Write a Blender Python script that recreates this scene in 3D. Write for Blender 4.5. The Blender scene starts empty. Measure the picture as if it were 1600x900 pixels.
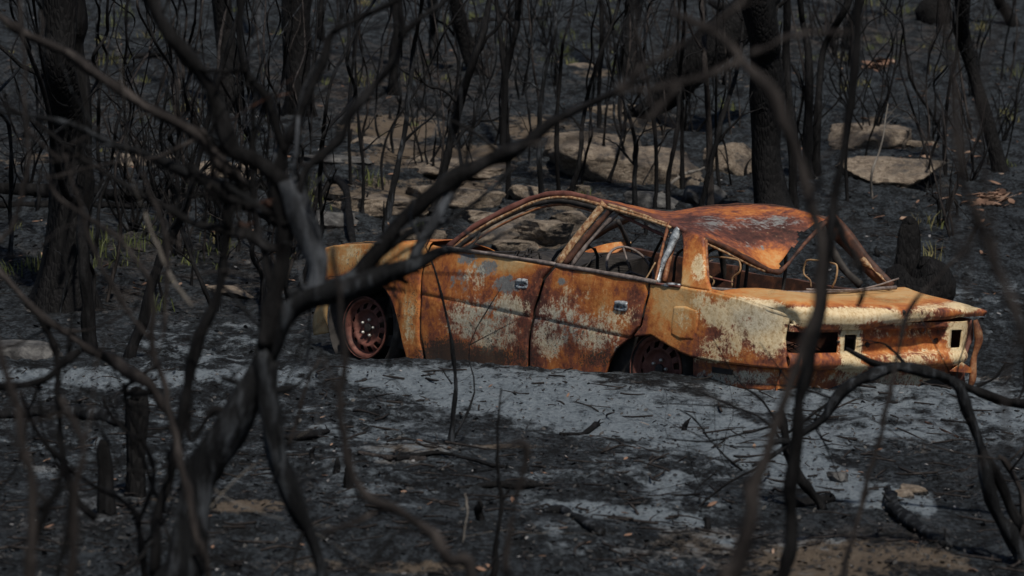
import bpy, math, random
import numpy as np
random.seed(7); rng = np.random.default_rng(7)
R = math.radians
# ------------------------------------------------------------------ camera
scene = bpy.context.scene
F = 4960.0; PITCH = .0925
cd = bpy.data.cameras.new('camera'); cam = bpy.data.objects.new('camera', cd)
scene.collection.objects.link(cam); scene.camera = cam
cd.sensor_width = 36; cd.lens = F / 1600 * 36; cd.clip_end = 1000; cd.clip_start = .1
cam.rotation_euler = (math.pi / 2 - PITCH, 0, 0)
cd.dof.use_dof = True; cd.dof.focus_distance = 19.6; cd.dof.aperture_fstop = 4.2
# ------------------------------------------------------------------ world, sun, exposure
SUN_EL, SUN_AZ = 56, 160          # azimuth clockwise from +Y
w = bpy.data.worlds.new('World'); scene.world = w; w.use_nodes = True
nt = w.node_tree; bg = nt.nodes['Background']
sky = nt.nodes.new('ShaderNodeTexSky'); sky.sky_type = 'NISHITA'; sky.sun_disc = False
sky.sun_elevation = R(SUN_EL); sky.sun_rotation = R(SUN_AZ)
nt.links.new(sky.outputs[0], bg.inputs[0]); bg.inputs[1].default_value = .055
sd = bpy.data.lights.new('sun', 'SUN'); sd.energy = 4.4; sd.angle = R(3); sd.color = (1, .92, .80)
so = bpy.data.objects.new('sun', sd); scene.collection.objects.link(so)
so.rotation_euler = (R(90 - SUN_EL), 0, R(180 - SUN_AZ) + math.pi * 0)
scene.view_settings.view_transform = 'Standard'; scene.view_settings.look = 'None'
scene.view_settings.exposure = -.29; scene.view_settings.gamma = 1
scene.view_settings.use_curve_mapping = False
scene.cycles.max_bounces = 4; scene.cycles.diffuse_bounces = 2; scene.cycles.glossy_bounces = 2

# ------------------------------------------------------------------ survey helpers
CF = np.array([0, math.cos(PITCH), -math.sin(PITCH)]); CU = np.array([0, math.sin(PITCH), math.cos(PITCH)])
def proj(P):
    P = np.atleast_2d(P); d = P @ CF
    return np.stack([800 + F * P[:, 0] / d, 450 - F * (P @ CU) / d], 1)
def ray(px, py): return CF + np.array([1., 0, 0]) * (px - 800) / F + CU * (450 - py) / F
def at(px, py, Y):
    d = ray(px, py); return d * (Y / d[1])

def hash2(ix, iy, s):
    h = (ix * 374761393 + iy * 668265263 + s * 974634777) & 0xffffffff
    h = ((h ^ (h >> 13)) * 1274126177) & 0xffffffff
    return ((h ^ (h >> 16)) & 0xffff) / 65535.0
def vnoise(x, y, s=0):
    x = np.asarray(x, float); y = np.asarray(y, float)
    ix = np.floor(x).astype(np.int64); iy = np.floor(y).astype(np.int64)
    fx = x - ix; fy = y - iy; fx = fx * fx * (3 - 2 * fx); fy = fy * fy * (3 - 2 * fy)
    a = hash2(ix, iy, s); b = hash2(ix + 1, iy, s); c = hash2(ix, iy + 1, s); d = hash2(ix + 1, iy + 1, s)
    return (a * (1 - fx) + b * fx) * (1 - fy) + (c * (1 - fx) + d * fx) * fy
def fbm(x, y, o=4, s=0):
    t = 0; a = 1; n = 0
    for k in range(o):
        t = t + a * vnoise(x * 2**k + 17 * k, y * 2**k - 9 * k, s + k); n += a; a *= .5
    return t / n - .5

PY = np.array([-8, 0, 12, 16.5, 18.1, 18.7, 19.6, 23, 25.5, 28.5, 33, 39, 46, 60, 90, 140])
PZ = np.array([-2.3, -2.27, -2.21, -2.175, -2.15, -2.18, -2.42, -2.44, -2.12, -1.776, -1.389, -.855, -.05, 1.6, 6, 15])
def gbase(x, y):
    y = np.asarray(y, float); x = np.asarray(x, float)
    h = 0
    for o, wt in ((-.5, .25), (0, .5), (.5, .25)): h = h + wt * np.interp(y + o, PY, PZ)
    tilt = np.where(y > 19, .058, .038)
    return h - tilt * np.clip(x, -6, 6) * np.clip(1.6 - y / 60, .3, 1)
def gz(x, y):
    x = np.asarray(x, float); y = np.asarray(y, float)
    h = gbase(x, y)
    far = np.clip((y - 21) / 12, 0, 1)
    h = h + fbm(x * .5, y * .5, 3, 3) * (.10 + .35 * far)
    h = h + fbm(x * 3, y * 3, 3, 9) * (.06 + .08 * far)
    m = np.clip(fbm(x * 1.3, y * 1.3, 2, 31) * 3 + .5, 0, 1)
    sm = np.clip((y - 14.2 + np.clip(-x, 0, 3) * .5) / 1.2, 0, 1) * np.clip((19.3 - y) / .8, 0, 1) * np.clip(1 - np.abs(x - .6) / 2.6, 0, 1); m = m * (1 - .75 * sm)
    h = h + np.abs(fbm(x * 8, y * 6, 4, 5)) * .12 * m + fbm(x * 18, y * 12, 3, 15) * .045 * (.3 + .7 * m)
    return h
def ground(px, py):
    d = ray(px, py); t = np.linspace(8, 130, 6000)
    P = t[:, None] * d[None, :]; under = P[:, 2] < gbase(P[:, 0], P[:, 1])
    i = int(np.argmax(under)) if under.any() else len(t) - 1
    p = P[i].copy(); p[2] = float(gz(p[0], p[1])); return p

# ------------------------------------------------------------------ object helpers
COL = scene.collection
def tag(o, label=None, cat=None, group=None, kind=None):
    if label: o['label'] = label
    if cat: o['category'] = cat
    if group: o['group'] = group
    if kind: o['kind'] = kind
    return o
def empty(name, loc=(0, 0, 0)):
    o = bpy.data.objects.new(name, None); COL.objects.link(o); o.location = loc
    o.empty_display_size = .1; return o
def mesh(name, V, Fc, mat, parent=None, smooth=True, zone=None, solid=0, org=None):
    me = bpy.data.meshes.new(name)
    V = np.asarray(V, float)
    if org is None and parent is None: org = V.min(0) * 0 + V.mean(0); org[2] = V[:, 2].min()
    if org is not None: V = V - np.asarray(org)
    me.from_pydata(V.tolist(), [], [tuple(int(q) for q in f) for f in Fc]); me.update()
    if smooth: me.polygons.foreach_set('use_smooth', [True] * len(me.polygons))
    if zone is not None:
        ca = me.color_attributes.new('zone', 'FLOAT_COLOR', 'POINT')
        ca.data.foreach_set('color', np.asarray(zone, np.float32).ravel())
    if mat: me.materials.append(mat)
    o = bpy.data.objects.new(name, me); COL.objects.link(o)
    if parent: o.parent = parent
    if org is not None: o.location = org
    if solid:
        m = o.modifiers.new('thickness', 'SOLIDIFY'); m.thickness = solid; m.offset = 0
    return o

def catmull(P, n):
    P = np.asarray(P, float); Q = np.vstack([2 * P[0] - P[1], P, 2 * P[-1] - P[-2]]); out = []
    for i in range(1, len(Q) - 2):
        for k in range(n):
            t = k / n
            out.append(.5 * ((2 * Q[i]) + (-Q[i-1] + Q[i+1]) * t + (2*Q[i-1] - 5*Q[i] + 4*Q[i+1] - Q[i+2]) * t*t + (-Q[i-1] + 3*Q[i] - 3*Q[i+1] + Q[i+2]) * t**3))
    out.append(P[-1]); return np.array(out)
class MB:
    def __init__(s): s.V = []; s.F = []
    def add(s, V, Fc):
        b = len(s.V); s.V += [tuple(v) for v in V]; s.F += [tuple(b + i for i in f) for f in Fc]
    def tube(s, P, r, sides=8, rough=0., kink=0., n=5, flat=1., up=None):
        P = np.asarray(P, float); r = np.asarray(r, float) if np.ndim(r) else np.full(len(P), r)
        D = catmull(np.column_stack([P, r]), n) if n > 1 else np.column_stack([P, r])
        P = D[:, :3]; r = np.maximum(D[:, 3], 1e-4)
        if kink:
            L = np.r_[0, np.cumsum(np.linalg.norm(np.diff(P, axis=0), axis=1))]; m_ = int(min(max(3, L[-1] / (5 * r.mean() + 1e-6)), 60)); q_ = np.linspace(0, L[-1], m_); nn_ = rng.normal(size=(m_, 3))
            nz = np.stack([np.interp(L, q_, nn_[:, k]) for k in range(3)], 1) * r[:, None] * kink * 3; nz[0] = 0; nz[-1] = 0; P = P + nz
        T = np.gradient(P, axis=0); T /= np.linalg.norm(T, axis=1)[:, None] + 1e-9
        a = np.array([0, 1., .3]) if up is None else np.asarray(up, float)
        if abs(T.mean(0) @ a) / np.linalg.norm(a) > .95 and up is None: a = np.array([1., 0, 0])
        ph = rng.random() * 6; prof = None
        if rough: prof = 1 + rough * .8 * rng.normal(size=sides)
        if rough:
            L = np.r_[0, np.cumsum(np.linalg.norm(np.diff(P, axis=0), axis=1))]; m_ = int(min(max(3, L[-1] / (3 * r.mean() + 1e-6)), 80)); q_ = np.linspace(0, L[-1], m_); nn_ = rng.normal(size=(m_, sides)); RN = np.stack([np.interp(L, q_, nn_[:, k]) for k in range(sides)], 1); r = r * (1 + rough * 2.2 * np.interp(L, q_, rng.normal(size=m_)).clip(-1, 1.8))
        V = []
        for i in range(len(P)):
            e1 = np.cross(T[i], a); e1 /= np.linalg.norm(e1) + 1e-9; e2 = np.cross(T[i], e1)
            th = np.arange(sides) / sides * 2 * math.pi + (ph if rough else math.pi / sides)
            rr = r[i] * (prof if prof is not None else 1) * (1 + rough * 1.2 * RN[i]) if rough else np.full(sides, r[i])
            V.append(P[i] + (np.cos(th) * rr)[:, None] * e1 + (np.sin(th) * rr * flat)[:, None] * e2)
        V = np.vstack(V); n_ = len(P); Fc = []
        for i in range(n_ - 1):
            for k in range(sides):
                a0 = i * sides + k; a1 = i * sides + (k + 1) % sides
                Fc.append((a0, a1, a1 + sides, a0 + sides))
        Fc.append(tuple(range(sides))[::-1]); Fc.append(tuple((n_ - 1) * sides + k for k in range(sides)))
        s.add(V, Fc); return s
    def build(s, name, mat, parent=None, smooth=True, **k): return mesh(name, s.V, s.F, mat, parent, smooth, **k)

# ------------------------------------------------------------------ materials
def newmat(name):
    m = bpy.data.materials.new(name); m.use_nodes = True; n = m.node_tree.nodes; l = m.node_tree.links
    return m, n, l, n['Principled BSDF']
def noise(n, l, scale, detail=8, rough=.6, vec=None, dist=0):
    t = n.new('ShaderNodeTexNoise'); t.inputs['Scale'].default_value = scale; t.inputs['Detail'].default_value = detail
    t.inputs['Roughness'].default_value = rough; t.inputs['Distortion'].default_value = dist
    if vec is not None: l.new(vec, t.inputs['Vector'])
    return t.outputs['Fac']
def objco(n, l, scale=(1, 1, 1)):
    c = n.new('ShaderNodeTexCoord'); mp = n.new('ShaderNodeMapping'); mp.inputs['Scale'].default_value = scale
    l.new(c.outputs['Object'], mp.inputs['Vector']); return mp.outputs[0]
def math_(n, l, op, a, b, clamp=False):
    m = n.new('ShaderNodeMath'); m.operation = op; m.use_clamp = clamp
    for i, v in enumerate((a, b)):
        if hasattr(v, 'links'): l.new(v, m.inputs[i])
        else: m.inputs[i].default_value = v
    return m.outputs[0]
def ramp(n, l, fac, stops):
    r = n.new('ShaderNodeValToRGB'); e = r.color_ramp.elements
    while len(e) < len(stops): e.new(.5)
    for x, (p, c) in zip(e, stops): x.position = p; x.color = (*c, 1) if len(c) == 3 else c
    l.new(fac, r.inputs[0]); return r.outputs[0]
def mix(n, l, fac, a, b):
    m = n.new('ShaderNodeMix'); m.data_type = 'RGBA'
    if hasattr(fac, 'links'): l.new(fac, m.inputs['Factor'])
    else: m.inputs['Factor'].default_value = fac
    for k, v in (('A', a), ('B', b)):
        s = [q for q in m.inputs if q.name == k and q.type == 'RGBA'][0]
        if hasattr(v, 'links'): l.new(v, s)
        else: s.default_value = (*v, 1)
    return [q for q in m.outputs if q.type == 'RGBA'][0]
def thresh(n, l, base, nz, k, lo, hi):
    """smooth mask: base + (noise-.5)*k passed through lo..hi"""
    v = math_(n, l, 'ADD', base, math_(n, l, 'MULTIPLY', math_(n, l, 'SUBTRACT', nz, .5), k))
    mr = n.new('ShaderNodeMapRange'); mr.inputs['From Min'].default_value = lo; mr.inputs['From Max'].default_value = hi
    l.new(v, mr.inputs['Value']); return mr.outputs[0]
def bump(n, l, b, h, strength, dist):
    bp = n.new('ShaderNodeBump'); bp.inputs['Strength'].default_value = strength; bp.inputs['Distance'].default_value = dist
    l.new(h, bp.inputs['Height']); l.new(bp.outputs[0], b.inputs['Normal'])

def bark(name, dark, light, amt=.5, sc=1., rgh=.7):
    m, n, l, b = newmat(name)
    v = objco(n, l, (18 * sc, 18 * sc, 4 * sc)); n1 = noise(n, l, 1, 8, .65, v); n2 = noise(n, l, 5 * sc, 4, .6, objco(n, l))
    c = ramp(n, l, n1, [(.35, dark), (.52, tuple((a * 1.6 + .002) for a in dark)), (.72, light)])
    c2 = mix(n, l, thresh(n, l, amt - .5, n2, 1.2, .1, .35), c, tuple(x * .75 for x in light))
    l.new(c2, b.inputs['Base Color']); b.inputs['Roughness'].default_value = rgh
    b.inputs['Specular IOR Level'].default_value = .12
    bump(n, l, b, n1, 1, .03); return m
M = {}
M['char'] = bark('charred bark', (.003, .003, .0035), (.020, .020, .022), .15)
M['charblue'] = bark('charred bark with painted blue grey highlights', (.004, .0045, .0055), (.075, .085, .10), .34)  # blue-grey highlights on the limbs are painted into the bark colour
M['ashbark'] = bark('ashen bark', (.02, .022, .026), (.14, .155, .18), .6)
M['twig'] = bark('scorched twig', (.016, .014, .014), (.085, .075, .072), .45)
M['twigpale'] = bark('bleached twig', (.12, .11, .10), (.30, .28, .26), .5)
M['scorch'] = bark('scorched orange wood', (.02, .012, .010), (.20, .085, .05), .3)
def crack_bark():
    m, n, l, b = newmat('deep cracked charcoal bark')
    v = objco(n, l, (1, 1, .28)); vo = n.new('ShaderNodeTexVoronoi'); vo.feature = 'DISTANCE_TO_EDGE'; vo.inputs['Scale'].default_value = 38
    l.new(v, vo.inputs['Vector']); n1 = noise(n, l, 12, 8, .7, v)
    c = ramp(n, l, n1, [(.3, (.003, .003, .0035)), (.6, (.010, .010, .011)), (.8, (.03, .03, .033))])
    l.new(c, b.inputs['Base Color']); b.inputs['Roughness'].default_value = .8; b.inputs['Specular IOR Level'].default_value = .12
    h = math_(n, l, 'ADD', math_(n, l, 'MULTIPLY', vo.outputs['Distance'], 3.), n1)
    bump(n, l, b, h, .7, .012); return m
M['crack'] = crack_bark()

def paint():
    m, n, l, b = newmat('burnt car paint')
    at_ = n.new('ShaderNodeAttribute'); at_.attribute_name = 'zone'
    sp = n.new('ShaderNodeSeparateColor'); l.new(at_.outputs['Color'], sp.inputs[0])
    Rr, G, B = sp.outputs; A = at_.outputs['Alpha']
    o = objco(n, l); n1 = noise(n, l, 5.5, 12, .68, o, .3); n2 = noise(n, l, 42, 10, .75, o); n3 = noise(n, l, 75, 6, .75, o)
    st = noise(n, l, 1, 8, .65, objco(n, l, (30, 30, 5))); n4 = noise(n, l, 14, 10, .7, o, .2)
    f = math_(n, l, 'ADD', math_(n, l, 'MULTIPLY', n1, .40), math_(n, l, 'ADD', math_(n, l, 'MULTIPLY', n4, .30), math_(n, l, 'MULTIPLY', n2, .30)))
    f = math_(n, l, 'ADD', f, math_(n, l, 'MULTIPLY', math_(n, l, 'SUBTRACT', A, .5), .5))
    f = math_(n, l, 'ADD', f, math_(n, l, 'MULTIPLY', math_(n, l, 'SUBTRACT', st, .5), .16))
    rust = ramp(n, l, f, [(.30, (.022, .010, .008)), (.41, (.085, .030, .022)), (.475, (.21, .066, .036)), (.53, (.37, .115, .03)), (.60, (.51, .20, .055)), (.68, (.52, .30, .12)), (.80, (.56, .40, .21))])
    cr = ramp(n, l, n2, [(.36, (.44, .29, .14)), (.48, (.68, .53, .32)), (.62, (.80, .68, .46))])
    cr = mix(n, l, thresh(n, l, 0, n4, 1.6, .05, .5), cr, (.52, .36, .17))
    cr = mix(n, l, math_(n, l, 'MULTIPLY', G, 1.5, True), cr, ramp(n, l, n2, [(.36, (.20, .19, .15)), (.5, (.42, .41, .35)), (.64, (.60, .60, .54))]))
    gr = ramp(n, l, n2, [(.3, (.10, .10, .10)), (.7, (.25, .255, .26))])
    mixn = math_(n, l, 'ADD', math_(n, l, 'MULTIPLY', n4, .6), math_(n, l, 'MULTIPLY', n2, .4))
    c = mix(n, l, thresh(n, l, G, mixn, 2., .48, .60), rust, gr)
    mc = math_(n, l, 'ADD', math_(n, l, 'MULTIPLY', mixn, .75), math_(n, l, 'MULTIPLY', st, .25))
    mc = math_(n, l, 'ADD', math_(n, l, 'MULTIPLY', mc, .7), math_(n, l, 'MULTIPLY', n3, .3))
    c = mix(n, l, thresh(n, l, math_(n, l, 'MULTIPLY', Rr, 1.12), mc, 3.4, .44, .62), c, cr)
    c = mix(n, l, math_(n, l, 'MULTIPLY', thresh(n, l, -.05, n2, 3.4, .30, .50), .65), c, (.50, .36, .20))
    # pitted soot speckle: strongest where B is high
    spk = math_(n, l, 'ADD', math_(n, l, 'MULTIPLY', n3, .55), math_(n, l, 'MULTIPLY', n2, .45))
    c = mix(n, l, math_(n, l, 'MULTIPLY', thresh(n, l, B, spk, 3.0, .5, .62), .93), c, (.035, .026, .02))
    c = mix(n, l, math_(n, l, 'MULTIPLY', thresh(n, l, -.34, spk, 3.0, -.04, .12), .8), c, (.06, .03, .02))
    l.new(c, b.inputs['Base Color'])
    ro = math_(n, l, 'ADD', math_(n, l, 'MULTIPLY', n2, .4), .42); l.new(ro, b.inputs['Roughness'])
    b.inputs['Specular IOR Level'].default_value = .4
    bump(n, l, b, math_(n, l, 'ADD', n2, math_(n, l, 'MULTIPLY', n1, 1.5)), .55, .006); return m
M['paint'] = paint()
def simple(name, stops, sc=20, rough=.7, bs=.4, bd=.004, metal=0, stretch=(1, 1, 1)):
    m, n, l, b = newmat(name); v = objco(n, l, stretch); n1 = noise(n, l, sc, 10, .68, v)
    l.new(ramp(n, l, n1, stops), b.inputs['Base Color']); b.inputs['Roughness'].default_value = rough
    b.inputs['Metallic'].default_value = metal; bump(n, l, b, n1, bs, bd); return m
M['rustbar'] = simple('rusty bar', [(.3, (.05, .02, .012)), (.45, (.17, .055, .022)), (.55, (.27, .115, .05)), (.68, (.36, .24, .14))], 22)
M['rustpale'] = simple('pale flaking rust', [(.3, (.08, .04, .025)), (.45, (.22, .10, .045)), (.55, (.40, .26, .14)), (.66, (.50, .42, .32))], 40)
M['rustdark'] = simple('dark rust', [(.3, (.018, .009, .007)), (.5, (.06, .024, .015)), (.7, (.16, .06, .03))], 18)
M['rustred'] = simple('red brown rust', [(.3, (.05, .018, .014)), (.5, (.13, .045, .033)), (.7, (.21, .09, .07))], 14)
M['soot'] = simple('sooty metal', [(.35, (.008, .007, .007)), (.6, (.03, .026, .025)), (.75, (.09, .07, .06))], 16)
M['sill'] = simple('scorched grey trim', [(.3, (.05, .04, .038)), (.5, (.17, .14, .13)), (.7, (.30, .26, .25))], 25, .5)
M['melt'] = simple('melted aluminium', [(.38, (.06, .06, .065)), (.45, (.22, .25, .28)), (.6, (.50, .54, .58)), (.75, (.75, .78, .8))], 30, .35, .7, .006, .25)
M['nut'] = simple('bare steel nut', [(.3, (.45, .45, .42)), (.7, (.7, .7, .66))], 10, .35, .1, .001, .5)
M['wire'] = simple('rusty tan wire', [(.3, (.16, .08, .04)), (.6, (.42, .28, .15))], 15)

# ------------------------------------------------------------------ ground sheet
def ground_mat():
    m, n, l, b = newmat('burnt ground')
    at_ = n.new('ShaderNodeAttribute'); at_.attribute_name = 'zone'
    sp = n.new('ShaderNodeSeparateColor'); l.new(at_.outputs['Color'], sp.inputs[0]); Rr, G, B = sp.outputs
    o = objco(n, l); oc = objco(n, l, (1, .55, 2)); n1 = noise(n, l, 2.2, 12, .68, o, .2); n2 = noise(n, l, 7, 12, .74, oc); n3 = noise(n, l, 34, 8, .75, oc)
    nn = math_(n, l, 'ADD', math_(n, l, 'MULTIPLY', n1, .45), math_(n, l, 'MULTIPLY', n2, .55))
    n23 = math_(n, l, 'ADD', math_(n, l, 'MULTIPLY', n2, .5), math_(n, l, 'MULTIPLY', n3, .5))
    c = ramp(n, l, n23, [(.40, (.004, .004, .005)), (.465, (.012, .0145, .018)), (.52, (.040, .049, .060)), (.57, (.09, .110, .132)), (.66, (.20, .23, .27))])
    br = ramp(n, l, n23, [(.40, (.007, .006, .006)), (.47, (.026, .022, .020)), (.53, (.075, .062, .055)), (.60, (.15, .125, .11)), (.68, (.24, .2, .17))])
    c = mix(n, l, thresh(n, l, B, nn, 2.4, .35, .65), c, br)
    sa = ramp(n, l, n23, [(.3, (.09, .068, .05)), (.5, (.21, .165, .125)), (.7, (.33, .28, .22))])
    c = mix(n, l, thresh(n, l, G, nn, 2.6, .45, .62), c, sa)
    ash = ramp(n, l, n23, [(.39, (.05, .058, .07)), (.45, (.22, .27, .32)), (.60, (.42, .49, .56))])
    c = mix(n, l, thresh(n, l, Rr, nn, 3.2, .38, .68), c, ash)
    # charcoal crumbs over everything
    c = mix(n, l, math_(n, l, 'MULTIPLY', thresh(n, l, -.12, n23, 6, .30, .50), .92), c, (.010, .010, .011))
    l.new(c, b.inputs['Base Color']); b.inputs['Roughness'].default_value = .92; b.inputs['Specular IOR Level'].default_value = .2
    bump(n, l, b, math_(n, l, 'ADD', math_(n, l, 'MULTIPLY', n2, 1.), math_(n, l, 'MULTIPLY', n3, .6)), 1, .12)
    return m
def segdist(px, py, pts):
    """distance (scaled) of px,py from a polyline of (x, y, halfwidth); 0 on it, 1 at halfwidth"""
    best = np.full(px.shape, 9.)
    for (x0, y0, w0), (x1, y1, w1) in zip(pts[:-1], pts[1:]):
        dx, dy = x1 - x0, y1 - y0; sy = 1.
        t = np.clip(((px - x0) * dx + (py - y0) * dy) / (dx * dx + dy * dy + 1e-6), 0, 1)
        d = np.hypot(px - x0 - t * dx, (py - y0 - t * dy) * sy) / (w0 + t * (w1 - w0)); best = np.minimum(best, d)
    return best
def spots(px, py, L):
    v = np.zeros(px.shape)
    for (x, y, rx, ry, a) in L:
        q = np.exp(-(((px - x) / rx)**2 + ((py - y) / ry)**2)**1.5); v = np.where(a > 0, np.maximum(v, q * a), v + q * a)
    return v
ys = np.concatenate([np.arange(-6, 11, .5), np.arange(11, 24, .034), np.arange(24, 34, .05), np.arange(34, 52, .09), np.arange(52, 75, .6), np.arange(75, 140, 3)])
sx = np.concatenate([np.linspace(-2.2, -.22, 50)[:-1], np.linspace(-.22, -.135, 30)[:-1], np.linspace(-.135, .135, 330), np.linspace(.135, .22, 30)[1:], np.linspace(.22, 2.2, 50)[1:]])
YY, SS = np.meshgrid(ys, sx, indexing='ij'); XX = SS * (YY + 6.5); XX = XX.ravel(); YYf = YY.ravel()
ZZ = gz(XX, YYf); GV = np.column_stack([XX, YYf, ZZ])
nr, nc = YY.shape; ii = np.arange(nr - 1)[:, None] * nc + np.arange(nc - 1)[None, :]; ii = ii.ravel()
GF = np.column_stack([ii, ii + 1, ii + nc + 1, ii + nc])
safe = GV.copy(); safe[:, 1] = np.maximum(safe[:, 1], 3); PP = proj(safe); gx, gy = PP[:, 0], PP[:, 1]
ash = np.maximum.reduce([
    1.0 * (1 - np.clip(segdist(gx, gy, [(540, 582, 12), (640, 600, 28), (760, 612, 42), (900, 630, 52), (1040, 655, 48), (1150, 690, 42), (1250, 732, 34), (1360, 772, 24), (1450, 792, 14)]) - .35, 0, 1.3) * .85),
    .85 * (1 - np.clip(segdist(gx, gy, [(850, 788, 8), (960, 800, 20), (1090, 812, 14)]) - .3, 0, 1.1)),
    .66 * (1 - np.clip(segdist(gx, gy, [(-20, 590, 20), (260, 588, 22), (480, 590, 20)]) - .4, 0, 1.3)),
    .64 * (1 - np.clip(segdist(gx, gy, [(1120, 598, 22), (1330, 645, 60), (1500, 640, 55), (1640, 640, 45)]) - .5, 0, 1.2)),
    spots(gx, gy, [(1250, 690, 90, 40, .75), (1400, 775, 60, 14, .7), (320, 540, 160, 50, .42), (330, 640, 140, 30, .44), (600, 700, 200, 110, .42), (1000, 770, 300, 90, .42), (200, 700, 300, 150, .36), (1100, 850, 300, 60, .40), (1500, 480, 150, 60, .38)])])
sand = np.maximum.reduce([
    spots(gx, gy, [(390, 792, 75, 16, .8), (250, 780, 50, 9, .6), (1100, 850, 200, 40, .56), (1300, 875, 260, 40, .72), (560, 885, 280, 16, .58), (1420, 690, 130, 20, .4), (640, 700, 110, 12, .6), (620, 722, 70, 8, .55), (800, 697, 110, 6, .55),
        (1450, 700, 60, 16, .45), (1180, 590, 100, 14, .50), (1550, 590, 60, 14, .5), (60, 730, 90, 14, .4), (100, 860, 160, 20, .38), (1300, 640, 160, 40, .36),
        (620, 200, 110, 24, .8), (680, 245, 170, 24, .8), (600, 300, 160, 30, .62), (830, 200, 90, 30, .6), (1000, 190, 120, 30, .5), (820, 370, 120, 30, .6), (1420, 270, 100, 40, .42), (60, 250, 80, 20, .5), (720, 290, 100, 30, .62), (860, 260, 60, 30, .5), (220, 240, 90, 26, .5), (360, 265, 120, 20, .45), (250, 130, 60, 10, .35), (1370, 195, 60, 26, .5),
        (640, 360, 200, 26, .35), (880, 330, 120, 60, .5), (360, 450, 50, 12, .5), (350, 535, 60, 8, .4), (920, 115, 60, 12, .5), (1150, 130, 60, 25, .35), (1180, 230, 90, 40, .35)])])
brown = spots(gx, gy, [(300, 430, 420, 110, .42), (620, 130, 350, 110, .45), (1350, 60, 300, 70, .45), (1450, 200, 250, 120, .25), (200, 800, 300, 80, .38), (1300, 850, 260, 60, .5), (1150, 620, 200, 30, .4), (100, 150, 300, 150, .35)])
far = np.clip((gy < 470) * .0, 0, 1)
sea = np.stack([ash, sand, brown, np.ones_like(ash)], 1)
g = mesh('ground', GV, [], None, None, org=(0, 0, 0)) if False else None
me = bpy.data.meshes.new('ground'); me.vertices.add(len(GV)); me.vertices.foreach_set('co', GV.ravel())
me.loops.add(GF.size); me.loops.foreach_set('vertex_index', GF.ravel().astype(np.int32)); me.polygons.add(len(GF))
me.polygons.foreach_set('loop_start', (np.arange(len(GF)) * 4).astype(np.int32)); me.update(calc_edges=True); me.validate()
me.polygons.foreach_set('use_smooth', [True] * len(me.polygons))
ca = me.color_attributes.new('zone', 'FLOAT_COLOR', 'POINT'); ca.data.foreach_set('color', sea.astype(np.float32).ravel())
me.materials.append(ground_mat()); go = bpy.data.objects.new('ground', me); COL.objects.link(go); tag(go, kind='structure')

# ------------------------------------------------------------------ the burnt car
YAW, ROLL, PT = .83063, .08288, .0073; CO = np.array([.48024, 20., -2.44166])
def carM():
    u = np.array([-math.cos(YAW), math.sin(YAW), 0]); v = np.array([-math.sin(YAW), -math.cos(YAW), 0])
    m = np.stack([u, v, [0, 0, 1.]], 1); cr, sr, cp, sp_ = math.cos(ROLL), math.sin(ROLL), math.cos(PT), math.sin(PT)
    return np.array([[1, 0, 0], [0, cp, -sp_], [0, sp_, cp]]) @ np.array([[cr, 0, sr], [0, 1, 0], [-sr, 0, cr]]) @ m
CM = carM()
def W(p): return np.atleast_2d(p) @ CM.T + CO
def cpt(px, py, axis, val):
    d = CM.T @ ray(px, py); o = CM.T @ (-CO); return o + (val - o[axis]) / d[axis] * d
def side_v(u, z):
    v = .80 + .028 * math.sin(math.pi * min(max((z - .0) / .85, 0), 1))
    if z > .8: v = .795 - (z - .8) * .47
    if u < -2.05: v -= min((-u - 2.05) / .37, 1.05)**2 * .07
    if u > 1.2: v -= ((u - 1.2) / .6)**2 * .05
    return v
def cside(px, py, off=0.):
    v = .8
    for _ in range(5): q = cpt(px, py, 1, v); v = side_v(q[0], q[2]) + off
    q = cpt(px, py, 1, v); return q
car = empty('burnt_out_car'); 
from mathutils import Matrix
mw = Matrix([[*CM[0], CO[0]], [*CM[1], CO[1]], [*CM[2], CO[2]], [0, 0, 0, 1]])
car.matrix_world = mw
tag(car, 'rusted burnt out sedan with sagging roof and missing windows, resting on the ash covered ground', 'car')
CR = [ # cream (px x, y, rx, ry, amount) surveyed on the photo
  (735, 500, 52, 44, .56), (770, 520, 60, 44, .56), (745, 430, 24, 30, .50), (800, 480, 40, 26, .58), (560, 400, 60, 24, .42), (640, 400, 40, 20, .40), (640, 500, 16, 60, .46),
  (880, 490, 50, 40, .46), (860, 530, 40, 44, .50), (930, 520, 60, 50, .50), (960, 495, 50, 24, .48), (900, 460, 60, 24, .34), (1092, 420, 15, 28, .62), (1100, 470, 26, 22, .50), (1130, 490, 50, 28, .72), (1165, 515, 50, 28, .60), (1200, 515, 40, 50, .80), (1130, 540, 50, 26, .52), (1170, 480, 60, 22, .85),
  (1215, 487, 22, 14, .8), (1240, 490, 18, 10, .6), (1070, 500, 20, 22, .44), (1110, 562, 50, 8, .5), (1150, 590, 90, 16, .58), (1390, 592, 150, 16, .55),
  (1250, 494, 60, 17, .9), (1330, 494, 100, 15, .98), (1400, 494, 60, 15, .8), (1460, 485, 50, 13, .62), (1500, 480, 40, 12, .7), (1498, 530, 22, 50, .78), (1328, 540, 20, 50, .98), (1420, 560, 80, 14, .50), (1445, 550, 60, 10, .46), (1420, 520, 70, 16, .36), (1330, 575, 30, 9, .85), (1375, 520, 24, 14, .42), (1260, 566, 40, 8, .2), (1300, 461, 130, 9, -.6), (1390, 462, 50, 12, -.45), (1412, 490, 14, 10, -.4), (1365, 500, 14, 9, -.35), (1480, 488, 24, 7, -.35)]
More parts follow.
